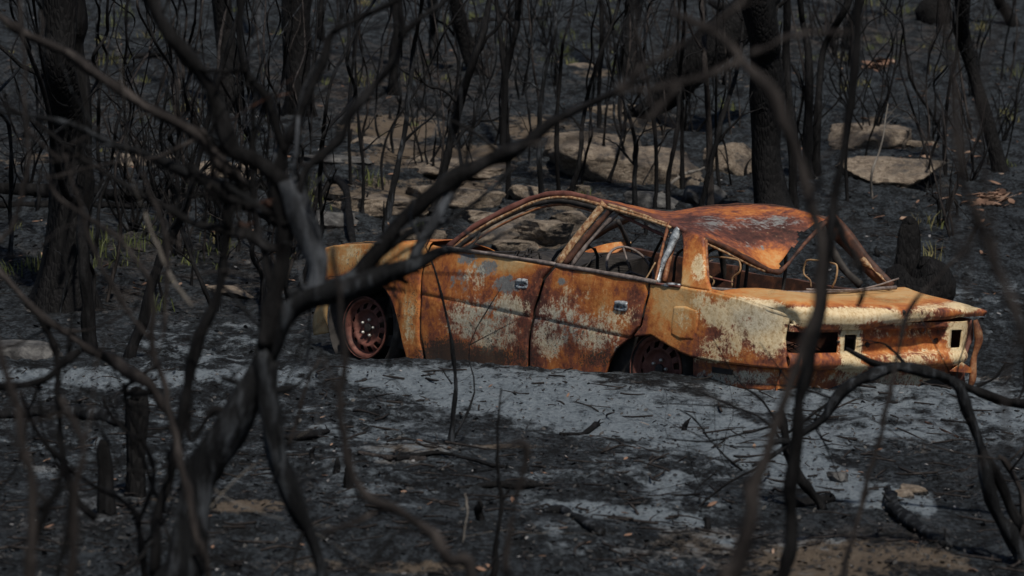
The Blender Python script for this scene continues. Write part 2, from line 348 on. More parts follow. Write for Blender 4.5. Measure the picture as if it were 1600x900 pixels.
GR = [(760, 420, 30, 22, .66), (795, 445, 38, 20, .68), (735, 405, 34, 14, .6), (880, 440, 12, 10, .5), (1180, 350, 80, 18, .52), (1110, 350, 40, 20, .52), (1220, 345, 60, 12, .58), (1180, 500, 40, 24, .42), (1180, 385, 40, 14, .46), (760, 500, 80, 60, .54), (880, 510, 80, 60, .52), (950, 540, 50, 30, .44), (720, 440, 30, 30, .5), (1140, 590, 110, 18, .56), (1390, 592, 150, 16, .5), (1380, 515, 40, 20, .4)]
SO = [(700, 555, 60, 34, .85), (760, 560, 60, 26, .8), (820, 560, 30, 30, .6), (770, 515, 90, 50, .45), (890, 525, 90, 50, .43), (940, 560, 60, 20, .6), (590, 410, 90, 40, .42), (645, 480, 24, 60, .42), (650, 510, 20, 60, .34), (1068, 502, 22, 24, .34), (900, 490, 90, 50, .30), (1130, 590, 120, 14, .45), (1420, 530, 70, 20, .28), (1390, 590, 150, 14, .45), (1060, 540, 40, 20, .38), (1245, 340, 40, 12, .4), (700, 440, 60, 50, .22), (1120, 345, 90, 30, .2)]
OR = [(1050, 470, 50, 60, .42), (1090, 410, 24, 40, .2), (780, 410, 80, 20, .40), (690, 450, 40, 60, .04), (910, 440, 90, 20, .14), (950, 480, 60, 30, .16), (1300, 458, 190, 16, .42), (1400, 460, 80, 18, .42), (1420, 545, 80, 20, .12), (1068, 500, 20, 22, .36), (1120, 340, 120, 30, -.02), (1210, 400, 40, 30, .2), (600, 400, 90, 30, .34), (560, 400, 70, 40, .40), (650, 390, 30, 30, .3), (640, 500, 18, 60, .26), (1000, 500, 16, 60, -.2), (830, 500, 12, 70, -.16), (1080, 350, 50, 20, -.2), (850, 450, 14, 70, -.14), (1200, 365, 70, 25, -.26), (990, 470, 20, 30, -.12)]
def zones(Vw):
    p = proj(Vw); x, y = p[:, 0], p[:, 1]
    return np.stack([spots(x, y, CR), spots(x, y, GR), spots(x, y, SO), .5 + spots(x, y, OR)], 1)
def part(name, V, Fc, mat='paint', parent=None, solid=.006, smooth=True, z=True, dent=.0):
    """V in car coordinates"""
    V = np.asarray(V, float)
    if dent:
        V = V.copy(); V[:, 1] += fbm(V[:, 0] * 3.5 + 5, V[:, 2] * 3.5, 3, 77) * dent
    return mesh(name, V, Fc, M[mat], parent or car, smooth, zones(W(V)) if z else None, solid)
def resamp(P, n):
    P = np.asarray(P, float); s = np.r_[0, np.cumsum(np.linalg.norm(np.diff(P, axis=0), axis=1))]
    t = np.linspace(0, s[-1], n); return np.stack([np.interp(t, s, P[:, k]) for k in range(P.shape[1])], 1)
def gridfaces(a, b, off=0): return [(off + i * b + j, off + i * b + j + 1, off + (i + 1) * b + j + 1, off + (i + 1) * b + j) for i in range(a - 1) for j in range(b - 1)]
def coons(top, bottom, left, right, nu, nv):
    T, B, L, Q = resamp(top, nu), resamp(bottom, nu), resamp(left, nv), resamp(right, nv)
    s = np.linspace(0, 1, nu)[None, :, None]; t = np.linspace(0, 1, nv)[:, None, None]
    c = lambda p: np.asarray(p, float)[None, None, :]
    S = (1 - t) * T[None] + t * B[None] + (1 - s) * L[:, None] + s * Q[:, None] - ((1 - s) * (1 - t) * c(T[0]) + s * (1 - t) * c(T[-1]) + (1 - s) * t * c(B[0]) + s * t * c(B[-1]))
    return S.reshape(-1, 2)
def side_panel(name, top, bottom, left, right, nu, nv, off=0., parent=None, crease=None, dent=.024, edge=.012, **k):
    S = coons(top, bottom, left, right, nu, nv); V = np.array([cside(x, y, off) for x, y in S])
    I = np.arange(nv * nu).reshape(nv, nu)
    if crease is not None:   # pressed swage line
        for i, (x, y) in enumerate(S):
            yc = np.interp(x, *crease); V[i, 1] -= .007 * math.exp(-((y - yc) / 2.2)**2); V[i, 1] += .004 * (1 if y < yc else 0) 
    if edge:                 # folded edges
        for idx in (I[0], I[-1], I[:, 0], I[:, -1]): V[idx, 1] -= edge
    return part(name, V, gridfaces(nv, nu), parent=parent, dent=dent, **k)
CRS = ([500, 655, 830, 985, 1080], [440, 458, 495, 528, 548])
# wings and doors
side_panel('front_fender', [(507, 388), (520, 384), (560, 381), (620, 379), (672, 378)],
    [(505, 472), (512, 462), (528, 448), (548, 440), (575, 438), (598, 448), (614, 470), (624, 505), (630, 540), (637, 568), (650, 568), (663, 568)],
    [(507, 388), (504, 430), (505, 472)], [(672, 378), (664, 400), (657, 430), (655, 470), (655, 520), (663, 568)], 70, 40, crease=CRS)
fd = side_panel('front_door', [(674, 383), (700, 389), (780, 401), (866, 415)], [(666, 568), (740, 585), (822, 604)],
    [(674, 383), (666, 402), (659, 430), (657, 470), (657, 520), (666, 568)], [(866, 415), (848, 435), (834, 480), (826, 520), (822, 604)], 80, 70, crease=CRS)
rd = side_panel('rear_door', [(869, 417), (930, 426), (1012, 441)], [(825, 604), (900, 612), (942, 612), (944, 590), (950, 567), (962, 545), (985, 526)],
    [(869, 417), (852, 437), (838, 480), (829, 520), (825, 604)], [(1012, 441), (1010, 460), (1004, 482), (999, 508), (985, 526)], 74, 70, crease=CRS)
qp = side_panel('quarter_panel', [(1015, 443), (1063, 448), (1112, 455), (1160, 467), (1210, 485), (1238, 493)],
    [(988, 526), (1016, 523), (1045, 541), (1066, 553), (1080, 558), (1120, 566), (1190, 574), (1230, 577)],
    [(1015, 443), (1013, 462), (1007, 484), (1001, 510), (988, 526)], [(1238, 493), (1228, 510), (1224, 530), (1226, 550), (1230, 577)], 110, 56, off=.002)
side_panel('rear_pillar', [(1064, 354), (1080, 362), (1100, 372)], [(1062, 447), (1084, 451), (1112, 455)], [(1064, 354), (1067, 380), (1064, 420), (1062, 447)], [(1100, 372), (1101, 400), (1103, 430), (1112, 455)], 24, 44, off=.001)
side_panel('fuel_flap', [(1052, 479), (1070, 479), (1092, 485)], [(1048, 522), (1062, 530), (1084, 531)], [(1052, 479), (1049, 500), (1048, 522)], [(1092, 485), (1090, 510), (1084, 531)], 22, 24, off=.005, parent=None, edge=.006, dent=0)
side_panel('sill_panel', [(640, 566), (740, 582), (850, 606), (950, 612)], [(640, 590), (740, 610), (850, 640), (950, 650)], [(640, 566), (640, 590)], [(950, 612), (950, 650)], 50, 8, off=-.03)
# swage slots, keyhole
for x, y in ((768, 485), (786, 487), (805, 491), (738, 471), (744, 466), (750, 469)):
    pass
# crumpled aluminium handle recesses
def handle(px, py, parent):
    c = cside(px, py, .012); nu, nv = 18, 12; V = []
    for j in range(nv):
        for i in range(nu):
            a, b = i / (nu - 1) * 2 - 1, j / (nv - 1) * 2 - 1
            rr = 1 - .12 * (a * a * b * b)
            V.append(c + np.array([-a * .055 * rr, .012 * (1 - a**4) * (1 - b**4) - .02 * math.exp(-(a * a * 2 + (b - .25)**2 * 7)) + rng.normal() * .0022, -b * .031 * rr + a * .004]))
    return mesh('handle', V, gridfaces(nv, nu), M['melt'], parent, True, None, .003)
handle(815, 443, fd); handle(970, 478, rd)
def disc(name, px, py, r, mat, parent, off=.005):
    c = cside(px, py, off); mb = MB(); mb.tube([c - [0, .004, 0], c + [0, .004, 0]], r, 10, n=1); return mb.build(name, M[mat], parent)
disc('keyhole', 815, 463, .010, 'soot', fd, .004)
disc('filler_hole', 1125, 477, .014, 'soot', qp, .004)
# tubes in car coords from surveyed pixels
def ctube(pts, r, mat, name, parent=None, off=0., sides=8, flat=1., rough=.06, n=5, vfix=None, up=None):
    P = []
    for p in pts:
        if len(p) == 2: P.append(cside(p[0], p[1], off))
        else: P.append(cpt(p[0], p[1], 1, p[2]))
    mb = MB(); mb.tube(P, r, sides, rough, 0, n, flat, up); return mb.build(name, M[mat], parent or car)
rail = [(700, 386), (730, 362), (760, 344), (800, 324), (835, 309), (865, 303), (900, 305), (945, 318), (1000, 334), (1045, 350), (1072, 361)]
ctube(rail, .021, 'rustred', 'roof_rail', flat=.8)
ctube([(x + 3, y + 6) for x, y in rail[:-1]], .011, 'rustpale', 'drip_rail', off=.012)
ctube([(712, 388), (742, 366), (772, 348), (812, 329), (845, 317), (880, 314), (938, 326)], .014, 'soot', 'window_frame', fd, off=0)
ctube([(722, 388), (750, 371), (780, 353), (818, 335), (850, 323), (885, 320), (934, 332)], .008, 'rustbar', 'window_frame', fd, off=-.015)
ctube([(733, 388), (745, 374), (753, 357)], .007, 'soot', 'quarter_light_bar', fd, off=.0)
ctube([(945, 317), (922, 345), (896, 378), (871, 412)], .029, 'rustpale', 'window_frame', fd, off=.008, flat=.5, sides=10)
ctube([(957, 325), (936, 348), (910, 378), (882, 414)], .017, 'rustdark', 'window_frame', rd, off=-.005)
ctube([(966, 332), (945, 352), (917, 382), (893, 416)], .015, 'sill', 'window_frame', rd, off=-.035)
ctube([(950, 320), (985, 330), (1042, 350)], .011, 'rustpale', 'window_frame', rd, off=.012)
ctube([(956, 327), (1000, 342), (1052, 366)], .008, 'sill', 'window_frame', rd, off=-.02)
ctube([(966, 334), (1003, 352), (1042, 370)], .010, 'rustred', 'window_frame', rd, off=-.05)
ctube([(1046, 346), (1038, 376), (1030, 410), (1024, 441)], .0085, 'rustbar', 'window_frame', rd, off=.010)
ctube([(1024, 410), (1014, 428), (1006, 440)], .005, 'wire', 'regulator_arm', rd, off=-.03)
# melted quarter glass frame
ctube([(1063, 359), (1057, 366), (1048, 386), (1038, 405), (1031, 425), (1026, 441)], [.019, .018, .012, .014, .009, .010], 'melt', 'melted_frame', off=-.004, rough=.18)
ctube([(1024, 442), (1042, 446), (1063, 446)], [.010, .012, .012], 'melt', 'melted_frame', off=-.002, rough=.2)
ctube([(1055, 372), (1046, 405), (1038, 440)], .014, 'rustbar', 'window_frame', rd, off=-.04)
# belt strips
ctube([(697, 387), (780, 399), (868, 413)], .0125, 'sill', 'belt_trim', fd, off=.006)
ctube([(868, 414), (930, 424), (1026, 441)], .0125, 'sill', 'belt_trim', rd, off=.006)
ctube([(1018, 442), (1063, 448)], .008, 'rustred', 'belt_trim', rd, off=.004)
# roof
net = [
 [(869,303,.60),(908,306,.60),(950,320,.60),(1000,335,.60),(1045,352,.60),(1080,365,.60),(1101,374,.60)],
 [(919,308,.30),(960,326,.30),(995,338,.30),(1040,348,.30),(1092,357,.30),(1128,378,.30),(1157,398,.30)],
 [(968,318,0.),(1008,336,0.),(1048,340,0.),(1090,342,0.),(1135,352,0.),(1178,382,0.),(1214,424,0.)],
 [(1018,329,-.3),(1050,332,-.3),(1085,327,-.3),(1125,327,-.3),(1168,334,-.3),(1212,350,-.3),(1256,374,-.3)],
 [(1052,334,-.55),(1082,329,-.55),(1118,323,-.55),(1158,321,-.55),(1205,323,-.55),(1252,329,-.55),(1291,343,-.55)]]
N = np.array([[cpt(*p[:2], 1, p[2]) for p in row] for row in net])
rows = [catmull(N[j], 12) for j in range(5)]; C = np.array(rows)
G_ = np.array([catmull(C[:, i], 16) for i in range(C.shape[1])]); a_, b_ = G_.shape[:2]
RV = G_.reshape(-1, 3).copy(); RV[:, 2] += fbm(RV[:, 0] * 5, RV[:, 1] * 5, 4, 3) * .022
fc = gridfaces(a_, b_)
keep = []
for f in fc:   # jagged tear along the rear edge on the far half
    c = RV[list(f)].mean(0); i, j = f[0] // b_, f[0] % b_
    tear = (a_ - 1 - i) < (np.clip((j - 26) / 10, 0, 1) * (.5 + 4.5 * vnoise(j * .45, 3.3, 5)) * np.clip((b_ - j) / 12, 0, 1))
    if not tear: keep.append(f)
OR_ROOF = 1
roof = part('roof', RV, keep, solid=.004)
ctube([(1101,373,.60),(1130,385,.45),(1157,399,.30),(1190,417,.12),(1212,425,0.),(1226,418,-.08),(1258,380,-.3),(1292,345,-.55)], [.016,.018,.018,.018,.017,.012,.012,.016], 'rustdark', 'rear_window_header')
ctube([(1103,380,.59),(1132,394,.44),(1160,408,.28),(1195,424,.1)], .007, 'rustpale', 'rear_window_seal')
# rear window sides, base shelf
ctube([(1103,376,.60),(1104,410,.68),(1107,448,.74)], .011, 'rustbar', 'window_surround')
ctube([(1290,342,-.55),(1320,372,-.62),(1355,412,-.68),(1392,448,-.74)], [.05,.05,.045,.04], 'rustdark', 'far_rear_pillar', flat=.5, rough=.12, sides=10)
ctube([(1283,350,-.5),(1296,385,-.58),(1318,420,-.62),(1345,446,-.66)], [.028]*4, 'soot', 'far_rear_pillar_inner', flat=.6, rough=.1)
ctube([(1345,398,-.66),(1368,425,-.68),(1386,441,-.7)], [.012,.02,.012], 'rustpale', 'peeling_flake', rough=.4, flat=.4)
ctube([(1108,451,.74),(1180,455,.4),(1260,457,.0),(1330,454,-.4),(1400,449,-.74)], .012, 'sill', 'rear_window_base')
ctube([(1260,452,.05),(1330,453,-.3),(1370,446,-.5),(1404,435,-.66)], .0055, 'sill', 'loose_wire', rough=0)
# boot lid: front edge, crest, lip
fe = [(1112,456,-1.70),(1180,456,-1.68),(1250,457,-1.66),(1320,454,-1.66),(1370,451,-1.68),(1413,449,-1.70)]
m1 = [(1140,462,-1.9),(1205,463,-1.92),(1270,463,-1.95),(1340,464,-1.95),(1400,460,-1.95),(1445,460,-1.95)]
cr_ = [(1190,474,-2.2),(1235,474,-2.32),(1290,472,-2.36),(1370,476,-2.36),(1445,476,-2.34),(1505,475,-2.25)]
l1 = [(1215,482,-2.3),(1250,487,-2.42),(1305,488,-2.46),(1375,487,-2.46),(1450,483,-2.45),(1520,480,-2.36)]
l2 = [(1240,498,-2.38),(1258,502,-2.44),(1320,503,-2.47),(1395,498,-2.47),(1470,492,-2.45),(1541,486,-2.40)]
l3 = [(1250,512,-2.38),(1266,516,-2.43),(1340,513,-2.45),(1409,505,-2.45),(1478,498,-2.43),(1538,494,-2.40)]
N = np.array([[cpt(*p[:2], 0, p[2]) for p in row] for row in (fe, m1, cr_, l1, l2, l3)])
for k, q in enumerate([(1112, 455), (1150, 465), (1196, 480), (1218, 487), (1237, 495), (1240, 509)]): N[k, 0] = cside(*q, .004)
N[:5, 1, 2] += .02
C = np.array([catmull(N[j], 14) for j in range(6)]); G_ = np.array([catmull(C[:, i], 9) for i in range(C.shape[1])]); a_, b_ = G_.shape[:2]
LV = G_.reshape(-1, 3).copy(); LV[:, 2] += fbm(LV[:, 0] * 4, LV[:, 1] * 4, 3, 13) * .022
ti = np.arange(len(LV)) // b_ / (a_ - 1)
lid = part('boot_lid', LV, gridfaces(a_, b_), solid=.004)
mb = MB(); mb.tube([cside(x, y, -.012) for x, y in ((1098, 452), (1130, 460), (1160, 468), (1196, 481), (1222, 489), (1238, 495), (1241, 506))], [.012, .018, .022, .024, .024, .022, .012], 12, 0, 0, 8, .8)
part('shoulder', mb.V, mb.F, solid=0)
def ndisc(px, py, u, r, mat, name, parent):
    c = cpt(px, py, 0, u); mb = MB(); mb.tube([c + [.01, 0, 0], c - [.006, 0, 0]], r, 12, n=1); return mb.build(name, M[mat], parent)
ndisc(1412, 488, -2.47, .013, 'soot', 'lock_hole', lid)
ctube([(1396,478,-.25),(1425,479,-.38),(1450,477,-.5)], [.004,.009,.004], 'rustred', 'crease_tear', lid)
# corner cap between side and lid
cap = [[(1112,455,.74),(1150,466,.76),(1190,478,.775),(1222,488,.76),(1240,500,.74)], [(1140,461,.70),(1180,470,.72),(1215,480,.70),(1240,487,.68),(1254,500,.68)]]
# rear panel
def u_rear(v): 
    a = abs(v); return -2.42 + (max(a - .62, 0) / .2)**2 * .07
def snap(a, b, step, cuts, pairs):
    L = sorted(set(list(np.round(np.arange(a, b, step), 4)) + [b]))
    L = [x for x in L if min([abs(x - c) for c in cuts] + [9]) > .006]; L += list(cuts) + pairs; return sorted(L)
holes = [(.42, .80, .535, .655), (.264, .365, .545, .638), (-.68, -.58, .545, .65)]; rec = (-.546, .213, .512, .668)
vc = [.42, .74, .264, .365, -.68, -.58, -.546, .213, -.535, .202]; zc = [.535, .655, .545, .638, .65, .512, .668, .52, .66]
vs = snap(-.78, .78, .02, vc, []); zs = snap(.44, .70, .015, zc, [])
V = []; 
for z in zs:
    for v in vs:
        u = u_rear(v)
        if rec[0] + .005 < v < rec[1] - .005 and rec[2] + .004 < z < rec[3] - .004: u += .06 
        if z < .512 and -.6 < v < .30: u -= .012 + .02 * math.sin(math.pi * (z - .44) / .072)
        elif z < .53: u -= .03 * math.sin(math.pi * max(z - .44, 0) / .09)
        if u > -2.38 and abs(v) < .6: u += .006 * math.sin(z * 90) 
        V.append((u, v, z))
V = np.array(V); nb = len(vs); Fc = []
for f in gridfaces(len(zs), nb):
    c = V[list(f)].mean(0)
    if any(a < c[1] < b and e < c[2] < g_ for a, b, e, g_ in holes): continue
    Fc.append(f)
V[:, 0] += fbm(V[:, 1] * 5, V[:, 2] * 6, 2, 21) * .02
rp = part('rear_panel', V, Fc, solid=.008)
for px, py in ((1355, 539), (1462, 532)): ndisc(px, py, -2.365, .016, 'soot', 'bolt_hole', rp)
ndisc(1310, 534, -2.43, .007, 'soot', 'bolt_hole', rp)
for px, py, r_ in ((1441, 516, .018), (1443, 552, .016)): 
    c = cpt(px, py, 0, -2.37); mb = MB(); th = np.linspace(0, 5.4, 10); mb.tube([c + [-.004, math.cos(t) * r_ * 1.3, math.sin(t) * r_] for t in th], .004, 6, n=1); mb.build('bracket_ring', M['sill'], rp)
# valance below
vs = np.linspace(.76, -.80, 60); zs = np.linspace(.445, .24, 12); V = []
for z in zs:
    for v in vs: V.append((u_rear(v) + .07 + .02 * math.sin((z - .24) * 20), v, z))
part('rear_valance', V, gridfaces(12, 60), 'paint', dent=0)
side_panel('quarter_valance', [(1084, 558), (1150, 570), (1216, 577)], [(1084, 600), (1150, 606), (1216, 612)], [(1084, 558), (1084, 600)], [(1216, 577), (1216, 612)], 40, 12, off=-.05, edge=0)
V = [cside(x, y, -.042) for x, y in ((1113, 573), (1145, 578), (1144, 586), (1113, 582))]; part('vent_slot', V, [(0, 1, 2, 3)], 'soot', z=False, smooth=False)
V = [cpt(x, y, 0, -2.44) for x, y in ((1484, 580), (1503, 566), (1522, 578), (1521, 583))]; part('bent_flap', V, [(0, 1, 2, 3)], z=True, solid=.006, smooth=False)
# far rear corner, torn and rusty
P0 = []; 
for j in range(14):
    for i in range(10):
        t, s = j / 13, i / 9; q = np.array([-2.40 + s * .5, -.79 - .03 * math.sin(t * 7) + .02 * vnoise(i * .8, j * .8, 3), .71 - t * .42]); P0.append(q)
part('far_quarter_panel', P0, gridfaces(14, 10), 'rustred', z=False, solid=.01)
ctube([(1524,500,-.80),(1530,530,-.81),(1522,560,-.80),(1520,590,-.80),(1516,604,-.80)], [.018,.022,.016,.02,.014], 'rustbar', 'torn_edge', rough=.08)
# wheels
def wheel(px, py, r, vface, yawoff):
    c = cpt(px, py, 1, vface); seg = 96
    prof = [(1.0, .0), (1.02, -.012), (.985, -.02), (.93, -.012), (.89, -.03), (.86, -.055), (.80, -.05), (.73, -.040), (.62, -.028), (.56, -.035), (.50, -.052), (.42, -.056), (.30, -.05), (.16, -.05), (.0001, -.05)]
    V = []; 
    for rr, d in prof:
        for k in range(seg):
            th = 2 * math.pi * k / seg; V.append((math.cos(th) * rr * r, d + .0008 * rng.normal(), math.sin(th) * rr * r))
    Fc = []
    for i in range(len(prof) - 1):
        for k in range(seg):
            if i in (6, 7) and (k % 8) in (2, 3, 4, 5) : continue
            Fc.append((i * seg + k, i * seg + (k + 1) % seg, (i + 1) * seg + (k + 1) % seg, (i + 1) * seg + k))
    rim = mesh('wheel', V, Fc, M['rustred'], car, True, None, .004); 
    rim.location = c; rim.rotation_euler = (0, 0, yawoff)
    V = []; pr2 = [(1., -.004), (.93, -.05), (.88, -.09), (.88, -.14), (.97, -.19), (1., -.2), (.95, -.2), (.85, -.14), (.85, -.09), (.9, -.05)]
    for rr, d in pr2:
        for k in range(48): th = 2 * math.pi * k / 48; V.append((math.cos(th) * rr * r, d, math.sin(th) * rr * r))
    Fc = [(i * 48 + k, i * 48 + (k + 1) % 48, ((i + 1) % 10) * 48 + (k + 1) % 48, ((i + 1) % 10) * 48 + k) for i in range(10) for k in range(48)]
    mesh('barrel', V, Fc, M['soot'], rim)
    for k in range(5):
        th = 2 * math.pi * k / 5 + .5; p = np.array([math.cos(th) * .27 * r, -.044, math.sin(th) * .27 * r]); mb = MB()
        mb.tube([p, p + [0, .008, 0], p + [0, .016, 0], p + [0, .02, 0]], [.011, .011, .009, .004], 8, n=1); mb.build('wheel_nut', M['nut'], rim)
    mb = MB(); mb.tube([(0, -.07, 0), (0, -.16, 0)], r * .62, 24, n=1); mb.build('brake_disc', M['rustdark'], rim)
    mb = MB(); mb.tube([(0, -.052, 0), (0, -.034, 0), (0, -.032, 0)], [r * .15, r * .15, r * .12], 16, n=1); mb.build('hub', M['soot'], rim)
wheel(568, 512, .198, .77, .06); wheel(1023, 577, .205, .78, 0)
# wheel housings
def arch(px, py, r, v0, v1):
    c = cpt(px, py, 1, .7); V = []; n_ = 28
    for v in (v0, v1):
        for k in range(n_): th = math.pi * (k / (n_ - 1) * 1.5 - .25); V.append((c[0] + math.cos(th) * r, v, c[2] + math.sin(th) * r))
    Fc = gridfaces(2, n_) + [tuple(range(n_, 2 * n_))]
    part('wheel_housing', V, Fc, 'soot', z=False)
arch(575, 505, .33, .76, .35); arch(1018, 578, .31, .755, .30)
# boxes of the shell and cabin
def cbox(name, lo, hi, mat, parent=None, jit=.0, div=6, **k):
    lo, hi = np.array(lo, float), np.array(hi, float); V = []; Fc = []
    for ax in range(3):
        for sgn in (0, 1):
            o0 = len(V); b, c = [(1, 2), (0, 2), (0, 1)][ax]
            for i in range(div + 1):
                for j in range(div + 1):
                    p = np.zeros(3); p[ax] = (lo, hi)[sgn][ax]; p[b] = lo[b] + (hi[b] - lo[b]) * i / div; p[c] = lo[c] + (hi[c] - lo[c]) * j / div
                    p += jit * np.array([vnoise(p[0] * 5 + 3, p[1] * 5 + p[2] * 3, q) - .5 for q in (1, 2, 3)]); V.append(p)
            Fc += [f if (sgn ^ (ax == 1)) else f[::-1] for f in gridfaces(div + 1, div + 1, o0)]
    return part(name, V, Fc, mat, parent, solid=0, z=False, smooth=False, **k)
cbox('floor_pan', (-2.25, -.72, .06), (1.6, .72, .13), 'soot', jit=.03)
cbox('boot_floor', (-2.33, -.70, .14), (-1.72, .70, .34), 'soot', jit=.08)
cbox('parcel_shelf', (-1.74, -.70, .70), (-1.45, .70, .735), 'rustdark', jit=.05)
cbox('firewall', (.50, -.72, .12), (.60, .72, .76), 'soot', jit=.04)
cbox('dashboard', (.18, -.70, .58), (.50, .70, .74), 'soot', jit=.10, div=10)
cbox('engine_block', (.75, -.35, .15), (1.35, .30, .58), 'rustdark', jit=.16, div=8)
cbox('tunnel', (-1.2, -.12, .13), (.5, .12, .30), 'soot', jit=.05)
cbox('door_inner', (-.38, .70, .08), (.62, .755, .775), 'soot', fd, jit=.015)
cbox('door_inner', (-1.15, .70, .08), (-.46, .755, .775), 'soot', rd, jit=.015)
for a, b in ((-.45, .64), (-1.45, -.48)): cbox('far_door', (a, -.83, .06), (b, -.76, .76 if a < -1 else .78), 'rustdark', jit=.02)
cbox('far_quarter', (-2.0, -.82, .35), (-1.47, -.76, .76), 'rustdark', jit=.03)
# bonnet and far front wing, lifted and buckled
N = [[cpt(512, 387, 1, .76), cpt(560, 380, 1, .76), cpt(620, 377, 1, .76), cpt(676, 376, 1, .76)]]
for v, dz in ((.45, -.01), (0., -.12), (-.4, -.16), (-.74, -.16)): N.append([np.array([N[0][k][0] + .04, v, N[0][k][2] + dz - .05 * (v < 0)]) for k in range(4)])
C = np.array([catmull(np.array(r_), 10) for r_ in N]); G_ = np.array([catmull(C[:, i], 6) for i in range(C.shape[1])]); a_, b_ = G_.shape[:2]
BV = G_.reshape(-1, 3).copy(); BV[:, 2] += fbm(BV[:, 0] * 4, BV[:, 1] * 4, 3, 44) * .03; part('bonnet', BV, gridfaces(a_, b_), solid=.006)
bp = [(905,398,-.50),(930,386,-.55),(960,379,-.62),(986,378,-.70)]; bq = [(900,412,-.45),(935,415,-.52),(972,416,-.6),(992,424,-.70)]
N = [[cpt(*p[:2], 1, p[2]) for p in bp], [cpt(p[0], (p[1] + q[1]) / 2, 1, p[2] + .03) for p, q in zip(bp, bq)], [cpt(*q[:2], 1, q[2]) for q in bq]]
C = np.array([catmull(np.array(r_), 8) for r_ in N]); G_ = np.array([catmull(C[:, i], 6) for i in range(C.shape[1])]); a_, b_ = G_.shape[:2]
mesh('buckled_panel', G_.reshape(-1, 3), gridfaces(a_, b_), M['paint'], car, True, np.tile([.25, 0, .1, .62], (a_ * b_, 1)), .006)
# far roof rail and pillars
ctube([(900,388,-.74),(960,352,-.66),(1010,333,-.58),(1052,334,-.56)], .02, 'soot', 'far_screen_pillar')
ctube([(1052,334,-.56),(1118,324,-.56),(1205,324,-.56),(1291,343,-.56)], .018, 'rustdark', 'far_roof_rail')
ctube([(965,345,-.45),(978,372,-.6),(988,402,-.75)], [.014,.016,.02], 'soot', 'far_centre_pillar')
ctube([(1120,345,-.58),(1128,400,-.7),(1132,440,-.78)], .02, 'soot', 'far_door_pillar')
# front end remains
V = []; 
for j in range(16):
    for i in range(8):
        t, s = j / 15, i / 7; V.append(cpt(498 + s * 18 - 5 * math.sin(t * 3) - 6 * t * (1 - s), 472 + t * 52 - s * 4, 1, .62 + .03 * math.sin(s * 3)))
part('inner_wing', V, gridfaces(16, 8), z=False, solid=.01); zb = car.children[-1].data
ca = zb.color_attributes.new('zone', 'FLOAT_COLOR', 'POINT'); ca.data.foreach_set('color', np.tile([.5, .5, .62, .2], (len(zb.vertices), 1)).astype(np.float32).ravel())
ctube([(500,543,.6),(492,556,.6),(488,566,.6)], .02, 'soot', 'bumper_mount', rough=.2)
cbox('front_crossmember', (1.62, -.6, .10), (1.72, .6, .55), 'soot', jit=.08)
# steering wheel and seat frames
c = cpt(985, 425, 1, -.30); n1 = np.array([-.80, .10, .55]); n1 /= np.linalg.norm(n1); e1 = np.cross(n1, [0, 0, 1]); e1 /= np.linalg.norm(e1); e2 = np.cross(n1, e1)
th = np.linspace(0, 2 * math.pi, 37); mb = MB(); mb.tube([c + .18 * (math.cos(t) * e1 + math.sin(t) * e2) for t in th], .009, 8, n=1); sw = mb.build('steering_wheel', M['sill'], car)
for t in (0.3, 2.8, 4.7): mb = MB(); mb.tube([c, c + .175 * (math.cos(t) * e1 + math.sin(t) * e2)], .007, 6, n=1); mb.build('spoke', M['sill'], sw)
mb = MB(); mb.tube([c, c - .4 * n1], .018, 8, n=1); mb.build('steering_column', M['soot'], sw)
def loop(pts, v, name='seat_frame', r=.006): return ctube([(x, y, v) for x, y in pts], r, 'wire', name, n=3, rough=.05)
loop([(1112,448),(1116,437),(1104,428),(1106,408),(1114,401),(1148,405),(1156,410),(1156,424),(1145,434),(1144,448)], .45)
loop([(1267,450),(1266,438),(1256,428),(1258,412),(1266,406),(1300,411),(1308,417),(1306,436),(1300,449)], -.35)
ctube([(1112,434,.45),(1145,441,.45)], .006, 'rustred', 'seat_bar')
ctube([(1035,372,.2),(1020,402,.2),(1012,436,.2)], .009, 'soot', 'seat_back_frame'); ctube([(1095,385,.1),(1060,395,.3),(1052,440,.3)], .008, 'soot', 'seat_back_frame')
for a, b in ((895, .3), (1130, -.1), (1190, -.1)):
    mb = MB(); q = cpt(a, 430, 1, b); mb.tube([q - [0, .18, .35], q + [.0, -.2, .12], q + [-.02, .0, .17], q + [0, .18, .1], q + [0, .2, -.35]], .011, 6, n=4); mb.build('seat_frame', M['soot'], car)

for k in range(7):
    q = np.array([rng.uniform(-.1, .45), rng.uniform(-.6, .5), .76]); mb = MB(); mb.tube([q + [0, 0, -.05], q + [-.1, .12, .06 * rng.random()], q + [-.16, .3, -.06], q + [-.3, .38, -.25]], .0045, 5, n=5, kink=.8); mb.build('wiring', M['soot'], car)
for (u0, v0) in ((-.35, .32), (-.35, -.42), (-1.25, .30), (-1.25, -.35)):
    mb = MB()
    for k in range(7):
        vv = v0 - .22 + k * .073; mb.tube([(u0 - .25, vv, .36), (u0 - .1, vv + .02, .42), (u0 + .1, vv - .02, .35), (u0 + .25, vv, .4)], .004, 5, n=3)
    mb.tube([(u0 - .26, v0 - .24, .36), (u0 + .26, v0 - .24, .4), (u0 + .26, v0 + .24, .4), (u0 - .26, v0 + .24, .36), (u0 - .26, v0 - .24, .36)], .012, 6, n=1); mb.build('seat_springs', M['rustdark'], car)
